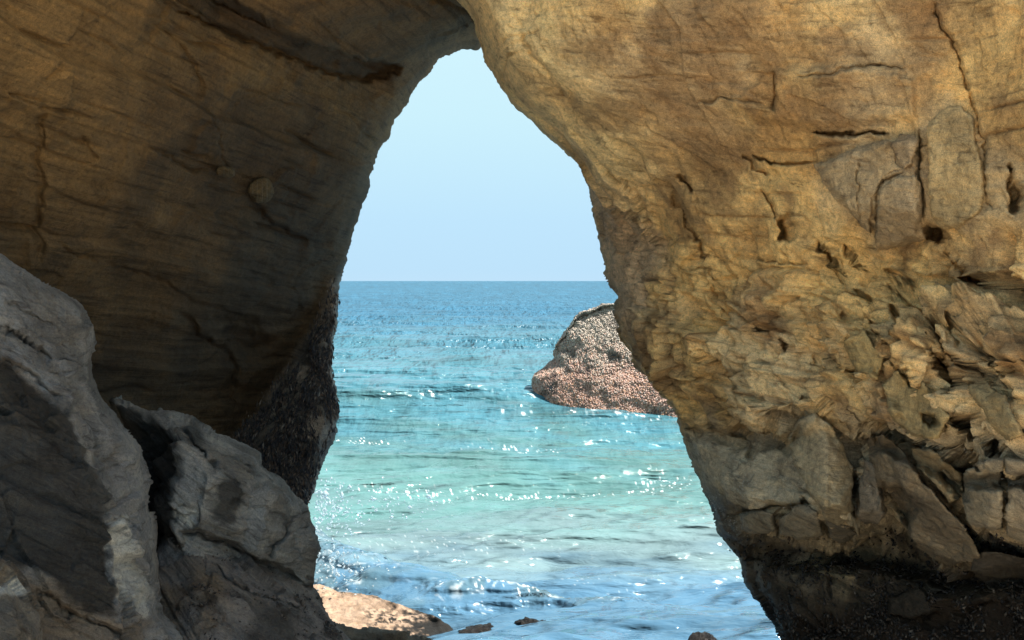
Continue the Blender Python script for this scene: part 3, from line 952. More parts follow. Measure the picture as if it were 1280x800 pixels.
# ---- small grown things: mussels and barnacles as one mass per rock
def shells(name, P, N, size, tint, parent, mat, elong=2.2, flat=.75, up=(0, 0, -1), jitter=.7, seed=3):
    g = np.random.default_rng(seed)
    n = len(P)
    up = np.asarray(up, float)
    tdir = up + g.normal(size=(n, 3)) * jitter
    tdir -= (tdir * N).sum(-1)[:, None] * N * .75
    tdir /= np.linalg.norm(tdir, axis=1)[:, None] + 1e-9
    b = np.cross(tdir, N)
    b /= np.linalg.norm(b, axis=1)[:, None] + 1e-9
    nn = np.cross(b, tdir)
    s = size[:, None]
    v = np.stack([P + tdir * s * elong * .5, P - tdir * s * elong * .5, P + b * s * flat * .5 + tdir * s * .3, P - b * s * flat * .5 + tdir * s * .3,
                  P + nn * s * .6 + tdir * s * .2, P - nn * s * .4], 1)
    f = np.array([(0, 2, 4), (0, 4, 3), (0, 3, 5), (0, 5, 2), (1, 4, 2), (1, 3, 4), (1, 5, 3), (1, 2, 5)])
    F = (f[None] + (np.arange(n) * 6)[:, None, None]).reshape(-1, 3)
    ob = mesh_obj(name, v.reshape(-1, 3), F, mat, parent, {'tint': np.repeat(tint, 6, axis=0)}, smooth=False)
    ob['kind'] = 'stuff'
    return ob


def scatter(rel, n, wfun, seed=1):
    r = RELIEFS[rel]
    g = np.random.default_rng(seed)
    W = wfun(r['PX'], r['PY'], r['P']) * (r['s'] > 5)
    W = np.clip(W, 0, None).ravel()
    W /= W.sum()
    i = g.choice(W.size, size=n, p=W, replace=True)
    P = r['P'].reshape(-1, 3)[i] + g.normal(size=(n, 3)) * .02
    N = r['N'].reshape(-1, 3)[i]
    to = np.array([0, 0, CAM_H]) - P
    fl = np.sign((N * to).sum(-1))
    fl[fl == 0] = 1
    return P, N * fl[:, None], g


P, N, g = scatter('cave_wall', 15000, lambda X, Y, P: sstep(-12, 25, leg_mask(X, Y)) * sstep(330, 450, Y) * sstep(-.55, .3, fbm(aniso(P, (.1, 0, 1), 3, 2.5), 3)), 5)
pal = np.array([(.03, .03, .036), (.05, .042, .04), (.085, .062, .05), (.02, .02, .026), (.16, .14, .125)], np.float32)
ci = g.choice(5, size=len(P), p=[.34, .28, .18, .14, .06])
shells('mussel_bed', P, N, g.uniform(.012, .034, len(P)), pal[ci] * 1.9, root_l, M_mussel, elong=3.4, jitter=.22)

P, N, g = scatter('rock_overhang', 9000, lambda X, Y, P: sstep(660, 720, Y + 25 * fbm(P * 2, 3)) * sstep(-.45, .3, fbm(P * 3.1, 3)), 6)
ci = g.choice(5, size=len(P), p=[.30, .32, .20, .12, .06])
shells('mussel_bed', P, N, g.uniform(.010, .028, len(P)), pal[ci] * .8, root_r, M_mussel, elong=2.0)
P, N, g = scatter('rock_overhang', 1800, lambda X, Y, P: sstep(560, 600, Y) * sstep(700, 650, Y) * np.clip(fbm(P * 2.4 + 5, 3) - .1, 0, 1), 8)
shells('barnacles', P, N, g.uniform(.005, .013, len(P)), np.tile(np.array([(.42, .40, .36)], np.float32), (len(P), 1)), root_r, M_mussel, elong=1.0, flat=1.0)

# ---- FRONT LEFT: the grey boulders
out_a = [(-200, 300), (-60, 305), (0, 318), (22, 334), (50, 352), (80, 366), (104, 386), (117, 408), (120, 428), (116, 448), (118, 468), (128, 490), (142, 508),
         (160, 535), (175, 560), (185, 600), (191, 650), (196, 700), (200, 742), (196, 768), (215, 790), (245, 830), (280, 1160), (-200, 1160)]
dep_a = [(-200, 300, 5.4), (0, 318, 6.1), (50, 352, 6.2), (104, 386, 6.35), (120, 428, 6.5), (118, 468, 6.5), (142, 508, 6.5), (175, 560, 6.5), (191, 650, 6.4), (200, 742, 6.1), (245, 830, 5.8), (280, 1160, 5.4), (-200, 1160, 4),
         (0, 360, 5.85), (50, 400, 5.9), (90, 420, 6.15), (0, 412, 5.55), (40, 425, 5.75), (0, 445, 5.45), (60, 470, 5.65), (95, 470, 5.95), (92, 525, 5.6), (135, 540, 5.95), (105, 580, 5.5), (150, 620, 5.85),
         (130, 640, 5.4), (143, 700, 5.3), (170, 690, 5.55), (162, 770, 5.2), (185, 770, 5.5), (0, 560, 5.15), (60, 600, 5.25), (0, 680, 4.95), (80, 700, 5.1), (90, 790, 5.0), (0, 800, 4.75), (180, 860, 5.1), (0, 960, 4.4), (-200, 960, 4.0), (-200, 600, 4.6)]
dark_a = [(-20, 448), (30, 462), (62, 492), (92, 540), (104, 590), (128, 640), (140, 700), (146, 735), (150, 765), (110, 770), (60, 730), (-20, 700)]
pale_a = [(137, 655), (150, 642), (166, 648), (172, 690), (176, 730), (182, 772), (165, 765), (148, 735), (140, 700)]


def disp_grey(P, X, Y):
    d = .03 * fbm(P * .9 + 14, 3)
    d += .010 * bed(P, (.55, .1, .75), .16, .12, .8) + .009 * bed(P, (.55, .1, .75), .05, .08, 1.4)
    f1, f2, cid, pl = voronoi(aniso(P, (.8, .1, -.6), 2, 2.0) + .3 * np.stack([perlin(P * 2), perlin(P * 2 + 13), perlin(P * 2 + 23)], -1))
    d += .11 * pl
    v1, v2, vc, vp = voronoi(aniso(P, (.8, .1, -.6), 2.2, 5.5))
    d += .035 * vp
    d += .035 * ledges(P, (.52, .1, .80), .26, .2, 4, .9) + .014 * ledges(P, (.52, .1, .80), .08, .15, 7, .9)
    d -= .02 * np.clip(fbm(P * 14 + 9, 2) - .42, 0, 1)
    d -= .03 * beds(P, (.55, .1, .75), .22, .05, .008, 3, .12) + .014 * beds(P, (.5, .1, .8), .07, .03, .005, 8, .1)
    d += .012 * fbm(P * 5 + 5, 4, .6) + .006 * fbm(P * 24, 2)
    d -= .04 * np.clip(fbm(P * 6 + 50, 2) - .4, 0, 1)
    return d


def grey_paint(darks=(), pales=(), browns=(), base=(.225, .238, .265), specks=None):
    def f(P, X, Y, WX, WY):
        n1, n2, n3 = fbm(P * 1.3 + 3, 4), fbm(P * 4 + 9, 4), fbm(aniso(P, (.8, .1, -.6), 4, 3.5) + 33, 4)
        b = np.array(base, np.float32)
        c = mixv(b, b * np.array((.62, .60, .58), np.float32), sstep(-.2, .5, n1))
        c = mixv(c, b * 1.35, .5 * sstep(.1, .5, n3))
        for poly in browns:
            s, _, _ = poly_sdf(WX, WY, poly)
            c = mixv(c, np.array((.15, .115, .08), np.float32), .6 * sstep(-14, 14, s + 14 * n2))
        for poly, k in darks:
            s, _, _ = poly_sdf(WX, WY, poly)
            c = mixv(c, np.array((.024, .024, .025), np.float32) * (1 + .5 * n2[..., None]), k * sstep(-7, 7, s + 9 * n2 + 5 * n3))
        for poly, k in pales:
            s, _, _ = poly_sdf(WX, WY, poly)
            c = mixv(c, np.array((.46, .48, .49), np.float32), k * sstep(-3, 4, s + 4 * n2))
        if specks is not None:
            k = specks(X, Y, P)
            c = mixv(c, np.array((.03, .026, .026), np.float32), .9 * k)
        return {'tint': np.clip(c, .01, .7), 'wet': 0 * X}
    return f


cr_a = [([(0, 405), (30, 420), (55, 432), (78, 440)], 3, .09, .05), ([(118, 455), (95, 462), (72, 458)], 2.5, .06, 0), ([(150, 640), (165, 660), (172, 690)], 2, .06, 0),
        ([(0, 450), (40, 462), (80, 500)], 2.5, .05, .04), ([(0, 380), (40, 388), (85, 405)], 2, .04, .03), ([(40, 735), (100, 770), (170, 790)], 2.5, .05, .04)]
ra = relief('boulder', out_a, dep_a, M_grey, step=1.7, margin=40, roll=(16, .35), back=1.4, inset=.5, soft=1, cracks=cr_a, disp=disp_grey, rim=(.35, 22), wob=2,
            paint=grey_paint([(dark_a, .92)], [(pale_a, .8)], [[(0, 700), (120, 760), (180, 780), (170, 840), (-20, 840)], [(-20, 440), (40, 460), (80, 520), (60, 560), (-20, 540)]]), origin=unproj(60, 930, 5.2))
tag(ra, 'tall grey boulder with a big black patch and a pale stripe, at the left edge', 'rock')
RELIEFS['boulder_tall'] = RELIEFS['boulder']

out_b = [(138, 500), (160, 503), (185, 512), (215, 517), (240, 526), (262, 540), (285, 548), (308, 556), (328, 566), (327, 580), (345, 592), (362, 606), (380, 624), (390, 636),
         (396, 660), (401, 684), (395, 705), (389, 735), (360, 745), (300, 735), (262, 730), (256, 800), (250, 850), (225, 850), (200, 770), (188, 690), (180, 620), (160, 550)]
dep_b = [(138, 500, 8.0), (185, 512, 7.9), (240, 526, 7.8), (285, 548, 7.9), (328, 566, 8.0), (362, 606, 8.0), (390, 636, 8.1), (401, 684, 8.0), (389, 735, 7.8),
         (300, 735, 7.3), (256, 800, 6.8), (250, 850, 6.7), (225, 850, 6.9), (200, 770, 7.6), (188, 690, 7.9), (180, 620, 8.0), (160, 550, 8.1),
         (205, 535, 7.5), (226, 560, 7.15), (228, 592, 7.1), (215, 632, 7.05), (213, 664, 7.0), (232, 705, 6.9), (246, 745, 6.8),
         (235, 545, 7.3), (262, 590, 7.05), (300, 600, 7.25), (345, 630, 7.5), (370, 680, 7.6), (250, 650, 6.95), (300, 660, 7.15), (340, 700, 7.45)]
dark_b = [(140, 502), (175, 515), (203, 533), (224, 560), (226, 592), (213, 632), (211, 666), (230, 704), (244, 745), (252, 800), (225, 800), (190, 690), (178, 620), (160, 550)]  # wet side face; its shade is part of this dark colour
cr_b = [([(228, 530), (240, 548), (258, 570), (278, 590)], 4, .16, .05), ([(275, 592), (290, 596), (302, 600)], 3, .06, 0), ([(218, 664), (250, 668), (290, 682), (320, 700), (352, 712), (388, 734)], 5, .22, .12),
        ([(385, 635), (365, 655), (345, 680), (338, 700)], 2.4, .08, .05), ([(244, 625), (248, 640), (249, 655)], 2.4, .06, 0), ([(215, 655), (222, 640), (232, 630)], 2.4, .06, 0), ([(270, 560), (320, 585), (370, 620)], 2.4, .05, .04),
        ([(290, 620), (330, 640), (370, 650)], 2, .04, .03)]
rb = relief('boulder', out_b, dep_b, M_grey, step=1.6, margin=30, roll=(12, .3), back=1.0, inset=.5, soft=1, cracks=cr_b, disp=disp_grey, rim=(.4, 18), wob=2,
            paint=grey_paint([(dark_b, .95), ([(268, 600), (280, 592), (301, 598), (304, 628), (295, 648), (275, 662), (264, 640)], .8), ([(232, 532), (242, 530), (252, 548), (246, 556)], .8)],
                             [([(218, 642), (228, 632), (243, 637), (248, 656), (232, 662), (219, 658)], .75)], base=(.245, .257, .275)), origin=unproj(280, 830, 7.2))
tag(rb, 'blocky grey rock with a wet side face blackened as in shade, between the tall boulder and the sea', 'rock')
RELIEFS['boulder_blocky'] = RELIEFS['boulder']

out_c = [(205, 660), (240, 664), (262, 668), (300, 688), (345, 711), (392, 736), (403, 752), (412, 768), (424, 786), (440, 806), (470, 900), (500, 1140), (130, 1140), (170, 800), (190, 720)]
dep_c = [(205, 660, 7.2), (262, 668, 7.25), (300, 688, 7.4), (345, 711, 7.6), (392, 736, 7.8), (412, 768, 7.6), (436, 806, 7.4), (500, 1140, 6.9), (130, 1140, 5.6), (170, 800, 6.5), (190, 720, 7.0),
         (245, 720, 6.85), (300, 740, 6.9), (350, 760, 7.05), (270, 800, 6.35), (340, 800, 6.6), (400, 805, 7.0), (300, 900, 6.0), (255, 760, 6.6)]


def speck_c(X, Y, P):
    k = np.clip(fbm(P * 9 + 3, 3) - .18, 0, .25) * 4 * sstep(-.1, .45, fbm(P * 1.7 + 8, 2) + .003 * (Y - 740))
    return np.clip(k, 0, 1)


rc = relief('boulder', out_c, dep_c, M_grey, step=1.6, margin=26, roll=(10, .2), back=1.0, inset=.5, soft=2, disp=disp_grey, rim=(.4, 18), wob=2,
            cracks=[([(262, 700), (290, 730), (330, 745), (390, 770)], 3, .06, .05), ([(250, 680), (258, 720), (256, 760)], 3, .06, 0)],
            paint=grey_paint([([(330, 760), (365, 765), (380, 790), (370, 820), (320, 820), (310, 790)], .6)], [], [[(245, 720), (275, 715), (270, 790), (250, 800)], [(205, 735), (235, 740), (235, 800), (200, 800)]], base=(.19, .187, .197), specks=speck_c), origin=unproj(320, 930, 6.6))
tag(rc, 'low sloping brown rock speckled with dark mussels, below the blocky grey rock', 'rock')
RELIEFS['boulder_low'] = RELIEFS['boulder']
P, N, g = scatter('boulder_low', 2600, lambda X, Y, P: speck_c(X, Y, P) ** 2 + .015, 9)
shells('mussels', P, N, g.uniform(.006, .018, len(P)), pal[g.choice(5, size=len(P), p=[.34, .28, .14, .14, .10])], rc, M_mussel, elong=1.8)

out_d = [(-120, 690), (-30, 692), (2, 700), (16, 712), (36, 738), (48, 768), (56, 800), (80, 900), (110, 1160), (-120, 1160)]
rd_ = relief('boulder', out_d, [(-120, 690, 4.5), (2, 700, 4.65), (36, 738, 4.7), (56, 800, 4.6), (110, 1160, 4.4), (-120, 1160, 3.7), (0, 740, 4.35), (15, 790, 4.2), (0, 900, 3.9), (-60, 760, 4.1)],
             M_grey, step=1.6, margin=20, roll=(9, .15), back=.6, inset=.4, soft=2, disp=lambda P, X, Y: .6 * disp_grey(P, X, Y), wob=2,
             paint=grey_paint([], [([(-10, 726), (8, 722), (20, 724), (36, 742), (12, 748), (-10, 750)], .9)], [[(-20, 690), (20, 705), (20, 724), (-20, 730)]], base=(.16, .15, .14)), origin=unproj(0, 930, 4.2))
tag(rd_, 'small grey rock with one whitish face, in the bottom left corner', 'rock')

# ---- pale sunlit ledge in the water, and the little black rocks
out_s = [(372, 728), (395, 731), (425, 737), (455, 742), (485, 750), (515, 760), (545, 770), (565, 782), (577, 795), (584, 815), (580, 850), (380, 850)]
dep_s = [(372, 728, 9.7), (395, 731, 9.65), (455, 742, 9.4), (515, 760, 9.1), (565, 782, 8.65), (580, 815, 8.2), (580, 850, 7.7), (380, 850, 7.8), (400, 760, 9.1), (450, 765, 8.9), (500, 778, 8.7), (540, 790, 8.5),
         (420, 785, 8.5), (480, 795, 8.4), (540, 815, 8.1)]
out_s[-2:] = [(590, 900), (380, 900)]


def paint_s(P, X, Y, WX, WY):
    n2, n3 = fbm(P * 5 + 3, 4), fbm(P * 11 + 9, 3)
    c = mixv(np.array((.30, .215, .155), np.float32), np.array((.21, .145, .10), np.float32), sstep(-.3, .5, n2))
    k = sstep(490, 528, X + 40 * n2 + 20 * n3 + .5 * (Y - 775))
    k = np.maximum(k, sstep(8, -2, Y - (738 + .20 * (X - 440)) + 7 * n3) * sstep(425, 450, X))
    k = np.maximum(k, sstep(.05, .3, n3) * sstep(440, 470, X) * sstep(30, 0, np.abs(Y - 773 - .1 * (X - 470))))
    c = mixv(c, np.array((.009, .008, .007), np.float32), k)  # black end: dark mussels, with their own shadows painted in
    return {'tint': np.clip(c, .006, .8), 'wet': .1 * k}


dep_s = [(a, b, c * K) for a, b, c in dep_s]
rs = relief('rock_ledge', out_s, dep_s, M_sandy, step=1.4, margin=20, roll=(7, .15), back=.9, inset=.4, soft=3, wob=2,
            disp=lambda P, X, Y: .04 * fbm(P * 1.5 + 4, 3) + .014 * fbm(P * 8 + 4, 3, .6) - .05 * np.clip(fbm(P * 9 + 22, 2) - .25, 0, 1), paint=paint_s, origin=unproj(480, 850, 8.3 * K))
tag(rs, 'pale sandy rock ledge in sunlight with a black wet end, at the water edge', 'rock')


re_ = relief('boulder', [(380, 768), (415, 778), (450, 783), (490, 789), (530, 794), (548, 800), (562, 815), (590, 900), (600, 1000), (360, 1000)],  # separate darker rock added to stand for the ledge's shadowed front
             [(380, 768, 10.8), (450, 783, 10.9), (530, 794, 10.8), (562, 815, 10.4), (600, 1000, 8.4), (360, 1000, 7.8), (420, 820, 9.9), (500, 820, 10.2), (450, 900, 9)], M_grey, step=1.5,
             margin=16, roll=(6, .2), back=.8, inset=.4, soft=3, wob=2.5, disp=lambda P, X, Y: .5 * disp_grey(P, X, Y), paint=grey_paint(base=(.18, .155, .13)), origin=unproj(480, 1000, 9))
tag(re_, 'low flat grey brown rock added as the shaded front of the pale sunlit ledge', 'rock')


def sea_rock(px, py, w_px, h_px, label, seed, z0=-.12, squash=1.0):
    """a small rounded rock standing in shallow water, waterline at pixel row py"""
    c = on_plane(px, py, 0.0)
    d = c[1]
    a, hgt = w_px / 2 / FPX * d, 1.1 * h_px / FPX * d + .04
    nu, nv = 56, 30
    u, v = np.meshgrid(np.linspace(0, 2 * np.pi, nu, endpoint=False), np.linspace(0, 1, nv))
    th = v * np.pi * .62
    q = np.stack([np.sin(th) * np.cos(u), np.sin(th) * np.sin(u), np.cos(th)], -1)
    rad = 1 + .22 * fbm(q * 1.3 + seed, 3) + .14 * fbm(q * 4 + seed, 3) + .06 * fbm(q * 11 + seed, 2)
    q = q * rad[..., None]
    V = np.stack([q[..., 0] * a, q[..., 1] * a * .8 * squash, (q[..., 2] + .2) / 1.2 * hgt * 1.0], -1)
    V[..., 2] = np.where(v > .8, V[..., 2] - (v - .8) * 1.5, V[..., 2])
    V = V.reshape(-1, 3) + np.array([c[0], c[1] + a * .6 * squash, 0])
    idx = np.arange(nu * nv).reshape(nv, nu)
    F = np.stack([idx[:-1], idx[1:], np.roll(idx[1:], -1, 1), np.roll(idx[:-1], -1, 1)], -1).reshape(-1, 4)
    n = fbm(V * 12, 3)
    tint = mixv(np.array((.005, .004, .004), np.float32), np.array((.016, .013, .011), np.float32), sstep(-.2, .6, n))
    o = mesh_obj('rock', V, F, M_black, None, {'tint': tint, 'wet': np.full(len(V), .8)})
    return tag(o, label, 'rock')


sea_rock(665, 801, 54, 16, 'small black rock awash in front of the breaking ripple, mid bottom', 3)
sea_rock(600, 801, 50, 9, 'flat black rock barely awash beside the dark end of the pale ledge', 11)
sea_rock(696, 803, 24, 8, 'tiny black rock awash just right of the small black rock', 21)
sea_rock(884, 846, 66, 36, 'rounded dark rock at the bottom edge beside the black foot of the overhang', 31)
sea_rock(640, 812, 32, 9, 'small flat black rock cut by the bottom edge, below the other awash rocks', 41)


# ---- SEA STACK covered in mussels
def sea_stack():
    c = on_plane(668, 512, 0.0) / K
    D = c[1]                                                     # distance of the left foot
    k = D / FPX
    # plan: centre hidden behind the overhang
    cx, cy = (815 - 640) * k, D + .75
    prof = [(667, 515), (668, 490), (672, 474), (684, 463), (694, 452), (700, 440), (706, 424), (716, 408), (730, 394), (748, 386), (772, 384), (810, 380), (850, 388), (900, 420), (935, 470), (950, 515)]
    # outline -> half width left / right against height
    nu, nv = 220, 120
    top = (512 - 380) * k
    L = sorted([((512 - y) * k, (815 - x) * k) for x, y in prof if x <= 815])
    Rr = sorted([((512 - y) * k, (x - 815) * k) for x, y in prof if x >= 815])
    hs = np.linspace(-.35, 1, nv)
    hs = np.where(hs > 0, 1 - (1 - hs) ** 1.7, hs) * top
    wl = np.interp(hs, [a for a, b in L], [b for a, b in L])
    wr = np.interp(hs, [a for a, b in Rr], [b for a, b in Rr])
    wl[-1] = wr[-1] = 0
    u = np.linspace(0, 2 * np.pi, nu, endpoint=False)
    cu, su = np.cos(u), np.sin(u)
    Wd = np.where(cu < 0, wl[:, None], wr[:, None])
    X = cx + Wd * np.sign(cu) * np.abs(cu) ** .5
    Yd = cy + su * (.5 * (wl + wr)[:, None]) * .42 + .5 * (hs / top)[:, None] * np.where(su < 0, 1, 0)
    Z = np.repeat(hs[:, None], nu, 1)
    V = np.stack([X, Yd, Z], -1)
    ctr = np.array([cx, cy, .4 * top])
    dr = (V - ctr)
    dr /= np.linalg.norm(dr, axis=-1)[..., None]
    V = V + dr * (.10 * fbm(V * 1.2 + 2, 3) + .07 * fbm(V * 4 + 2, 3) + .03 * fbm(V * 14, 2) - .15 * np.clip(fbm(V * 2.6 + 31, 2) - .3, 0, 1))[..., None]
    idx = np.arange(nu * nv).reshape(nv, nu)
    F = np.stack([idx[:-1], np.roll(idx[:-1], -1, 1), np.roll(idx[1:], -1, 1), idx[1:]], -1).reshape(-1, 4)
    Vf = V.reshape(-1, 3)
    n = fbm(Vf * 2, 4)
    low = sstep(2.0, .3, Vf[:, 2] + .5 * n)
    tint = mixv(np.tile(np.array((.22, .185, .155), np.float32), (len(Vf), 1)), np.array((.26, .15, .11), np.float32), low)
    tint = mixv(tint, np.array((.07, .07, .08), np.float32), sstep(.25, .6, fbm(Vf * 2.6 + 31, 2)))  # hollows of the body darkened: recess shade in the tint
    o = mesh_obj('sea_stack', Vf * K, F, M_stack, None, {'tint': tint, 'wet': .2 * low}, origin=np.array([cx, cy, 0]) * K)
    tag(o, 'low mussel covered sea stack, grey above and pinkish brown at the waterline', 'sea stack')
    g = np.random.default_rng(12)
    # scattered evenly over the faces that look seaward and landward
    fa = F[nu * int(nv * .18):nu * (nv - 2)]
    A, B, Cc, Dd = (Vf[fa[:, q]] for q in range(4))
    ar = np.linalg.norm(np.cross(B - A, Dd - A), axis=1) * (A[:, 1] < cy + .3)
    i = g.choice(len(fa), size=42000, p=ar / ar.sum())
    f, f2_ = g.uniform(size=(len(i), 1)), g.uniform(size=(len(i), 1))
    P = (A[i] * (1 - f) + B[i] * f) * (1 - f2_) + (Dd[i] * (1 - f) + Cc[i] * f) * f2_
    Nn = (P - ctr)
    Nn /= np.linalg.norm(Nn, axis=1)[:, None]
    hollow = sstep(.25, .5, fbm(P * 2.6 + 31, 2))  # shells in hollows get darker colour, standing in for recess shade
    lowp = sstep(2.1, .25, P[:, 2] + .7 * fbm(P * 1.6, 3))
    gr = np.array([(.40, .345, .28), (.32, .275, .23), (.24, .215, .19), (.14, .125, .115), (.46, .41, .34), (.36, .28, .205)], np.float32)
    pk = np.array([(.42, .26, .20), (.35, .19, .14), (.46, .33, .27), (.18, .11, .10), (.42, .39, .36), (.40, .21, .10)], np.float32)
    ci = g.choice(6, size=len(P), p=[.30, .24, .16, .12, .06, .12])
    tint = np.where((g.uniform(size=len(P)) < lowp)[:, None], pk[ci], gr[ci]) * (1 - .5 * hollow[:, None])
    tint = .62 * tint + .38 * np.where(lowp[:, None] > g.uniform(.2, .8, (len(P), 1)), np.array([(.37, .235, .18)]), np.array([(.34, .275, .215)])) * (1 - .4 * hollow[:, None])
    shells('mussel_bed', (P + Nn * .01) * K, Nn, K * g.uniform(.022, .055, len(P)), tint, o, M_mussel, elong=1.5, flat=.9, jitter=1.0, seed=4)
    return o


stack = sea_stack()

# ------------------------------------------------------------------ ground: beach below and behind, sloping under the sea
def beach():
    ys = np.concatenate([np.linspace(-60, 0, 40), np.linspace(.3, 16, 70), np.linspace(17, 60, 12)])
    xs = np.concatenate([np.linspace(-60, -12, 14), np.linspace(-11.5, 11.5, 90), np.linspace(12, 60, 14)])
    X, Y = np.meshgrid(xs, ys)
    Z = 3.85 - np.clip(Y - 1.0, 0, None) * .40
    Z = np.where(Y < 1, 3.85 + .02 * (1 - Y), Z)
    Z = np.maximum(Z, -3.0)
    P = np.stack([X, Y, Z], -1)
    P[..., 2] += .06 * fbm(P * np.array([.5, .5, 0]), 3) + .015 * fbm(P * np.array([2.5, 2.5, 0]), 3)
    idx = np.arange(X.size).reshape(X.shape)
    F = np.stack([idx[:-1, :-1], idx[:-1, 1:], idx[1:, 1:], idx[1:, :-1]], -1).reshape(-1, 4)
    m, t, b = new_mat('beach_sand')
    tc = N_(t, 'ShaderNodeTexCoord')
    n = noise(t, tc.outputs['Object'], 1.5, 8, .65)
    n2 = noise(t, tc.outputs['Object'], 60, 4, .7)
    c = ramp(t, n, [(.3, (.55, .45, .31)), (.7, (.66, .55, .39))])
    c = mixc(t, c, ramp(t, n2, [(.3, .75), (.7, 1.1)]), .6, 'MULTIPLY')
    t.links.new(c, b.inputs['Base Color'])
    b.inputs['Roughness'].default_value = .9
    o = mesh_obj('beach', P.reshape(-1, 3), F, m, origin=np.zeros(3))
    tag(o, kind='structure')


beach()


# ------------------------------------------------------------------ SEA
SURGE = [(-2.75, 11.6, .75), (-2.2, 11.2, .62), (-1.75, 10.7, .52), (-1.2, 10.2, .42), (-.7, 9.85, .30), (-.1, 9.55, .18)]
BREAK = [(470, 752), (520, 747), (570, 738), (610, 734), (655, 731), (700, 736), (735, 745), (765, 750), (800, 757), (850, 762)]


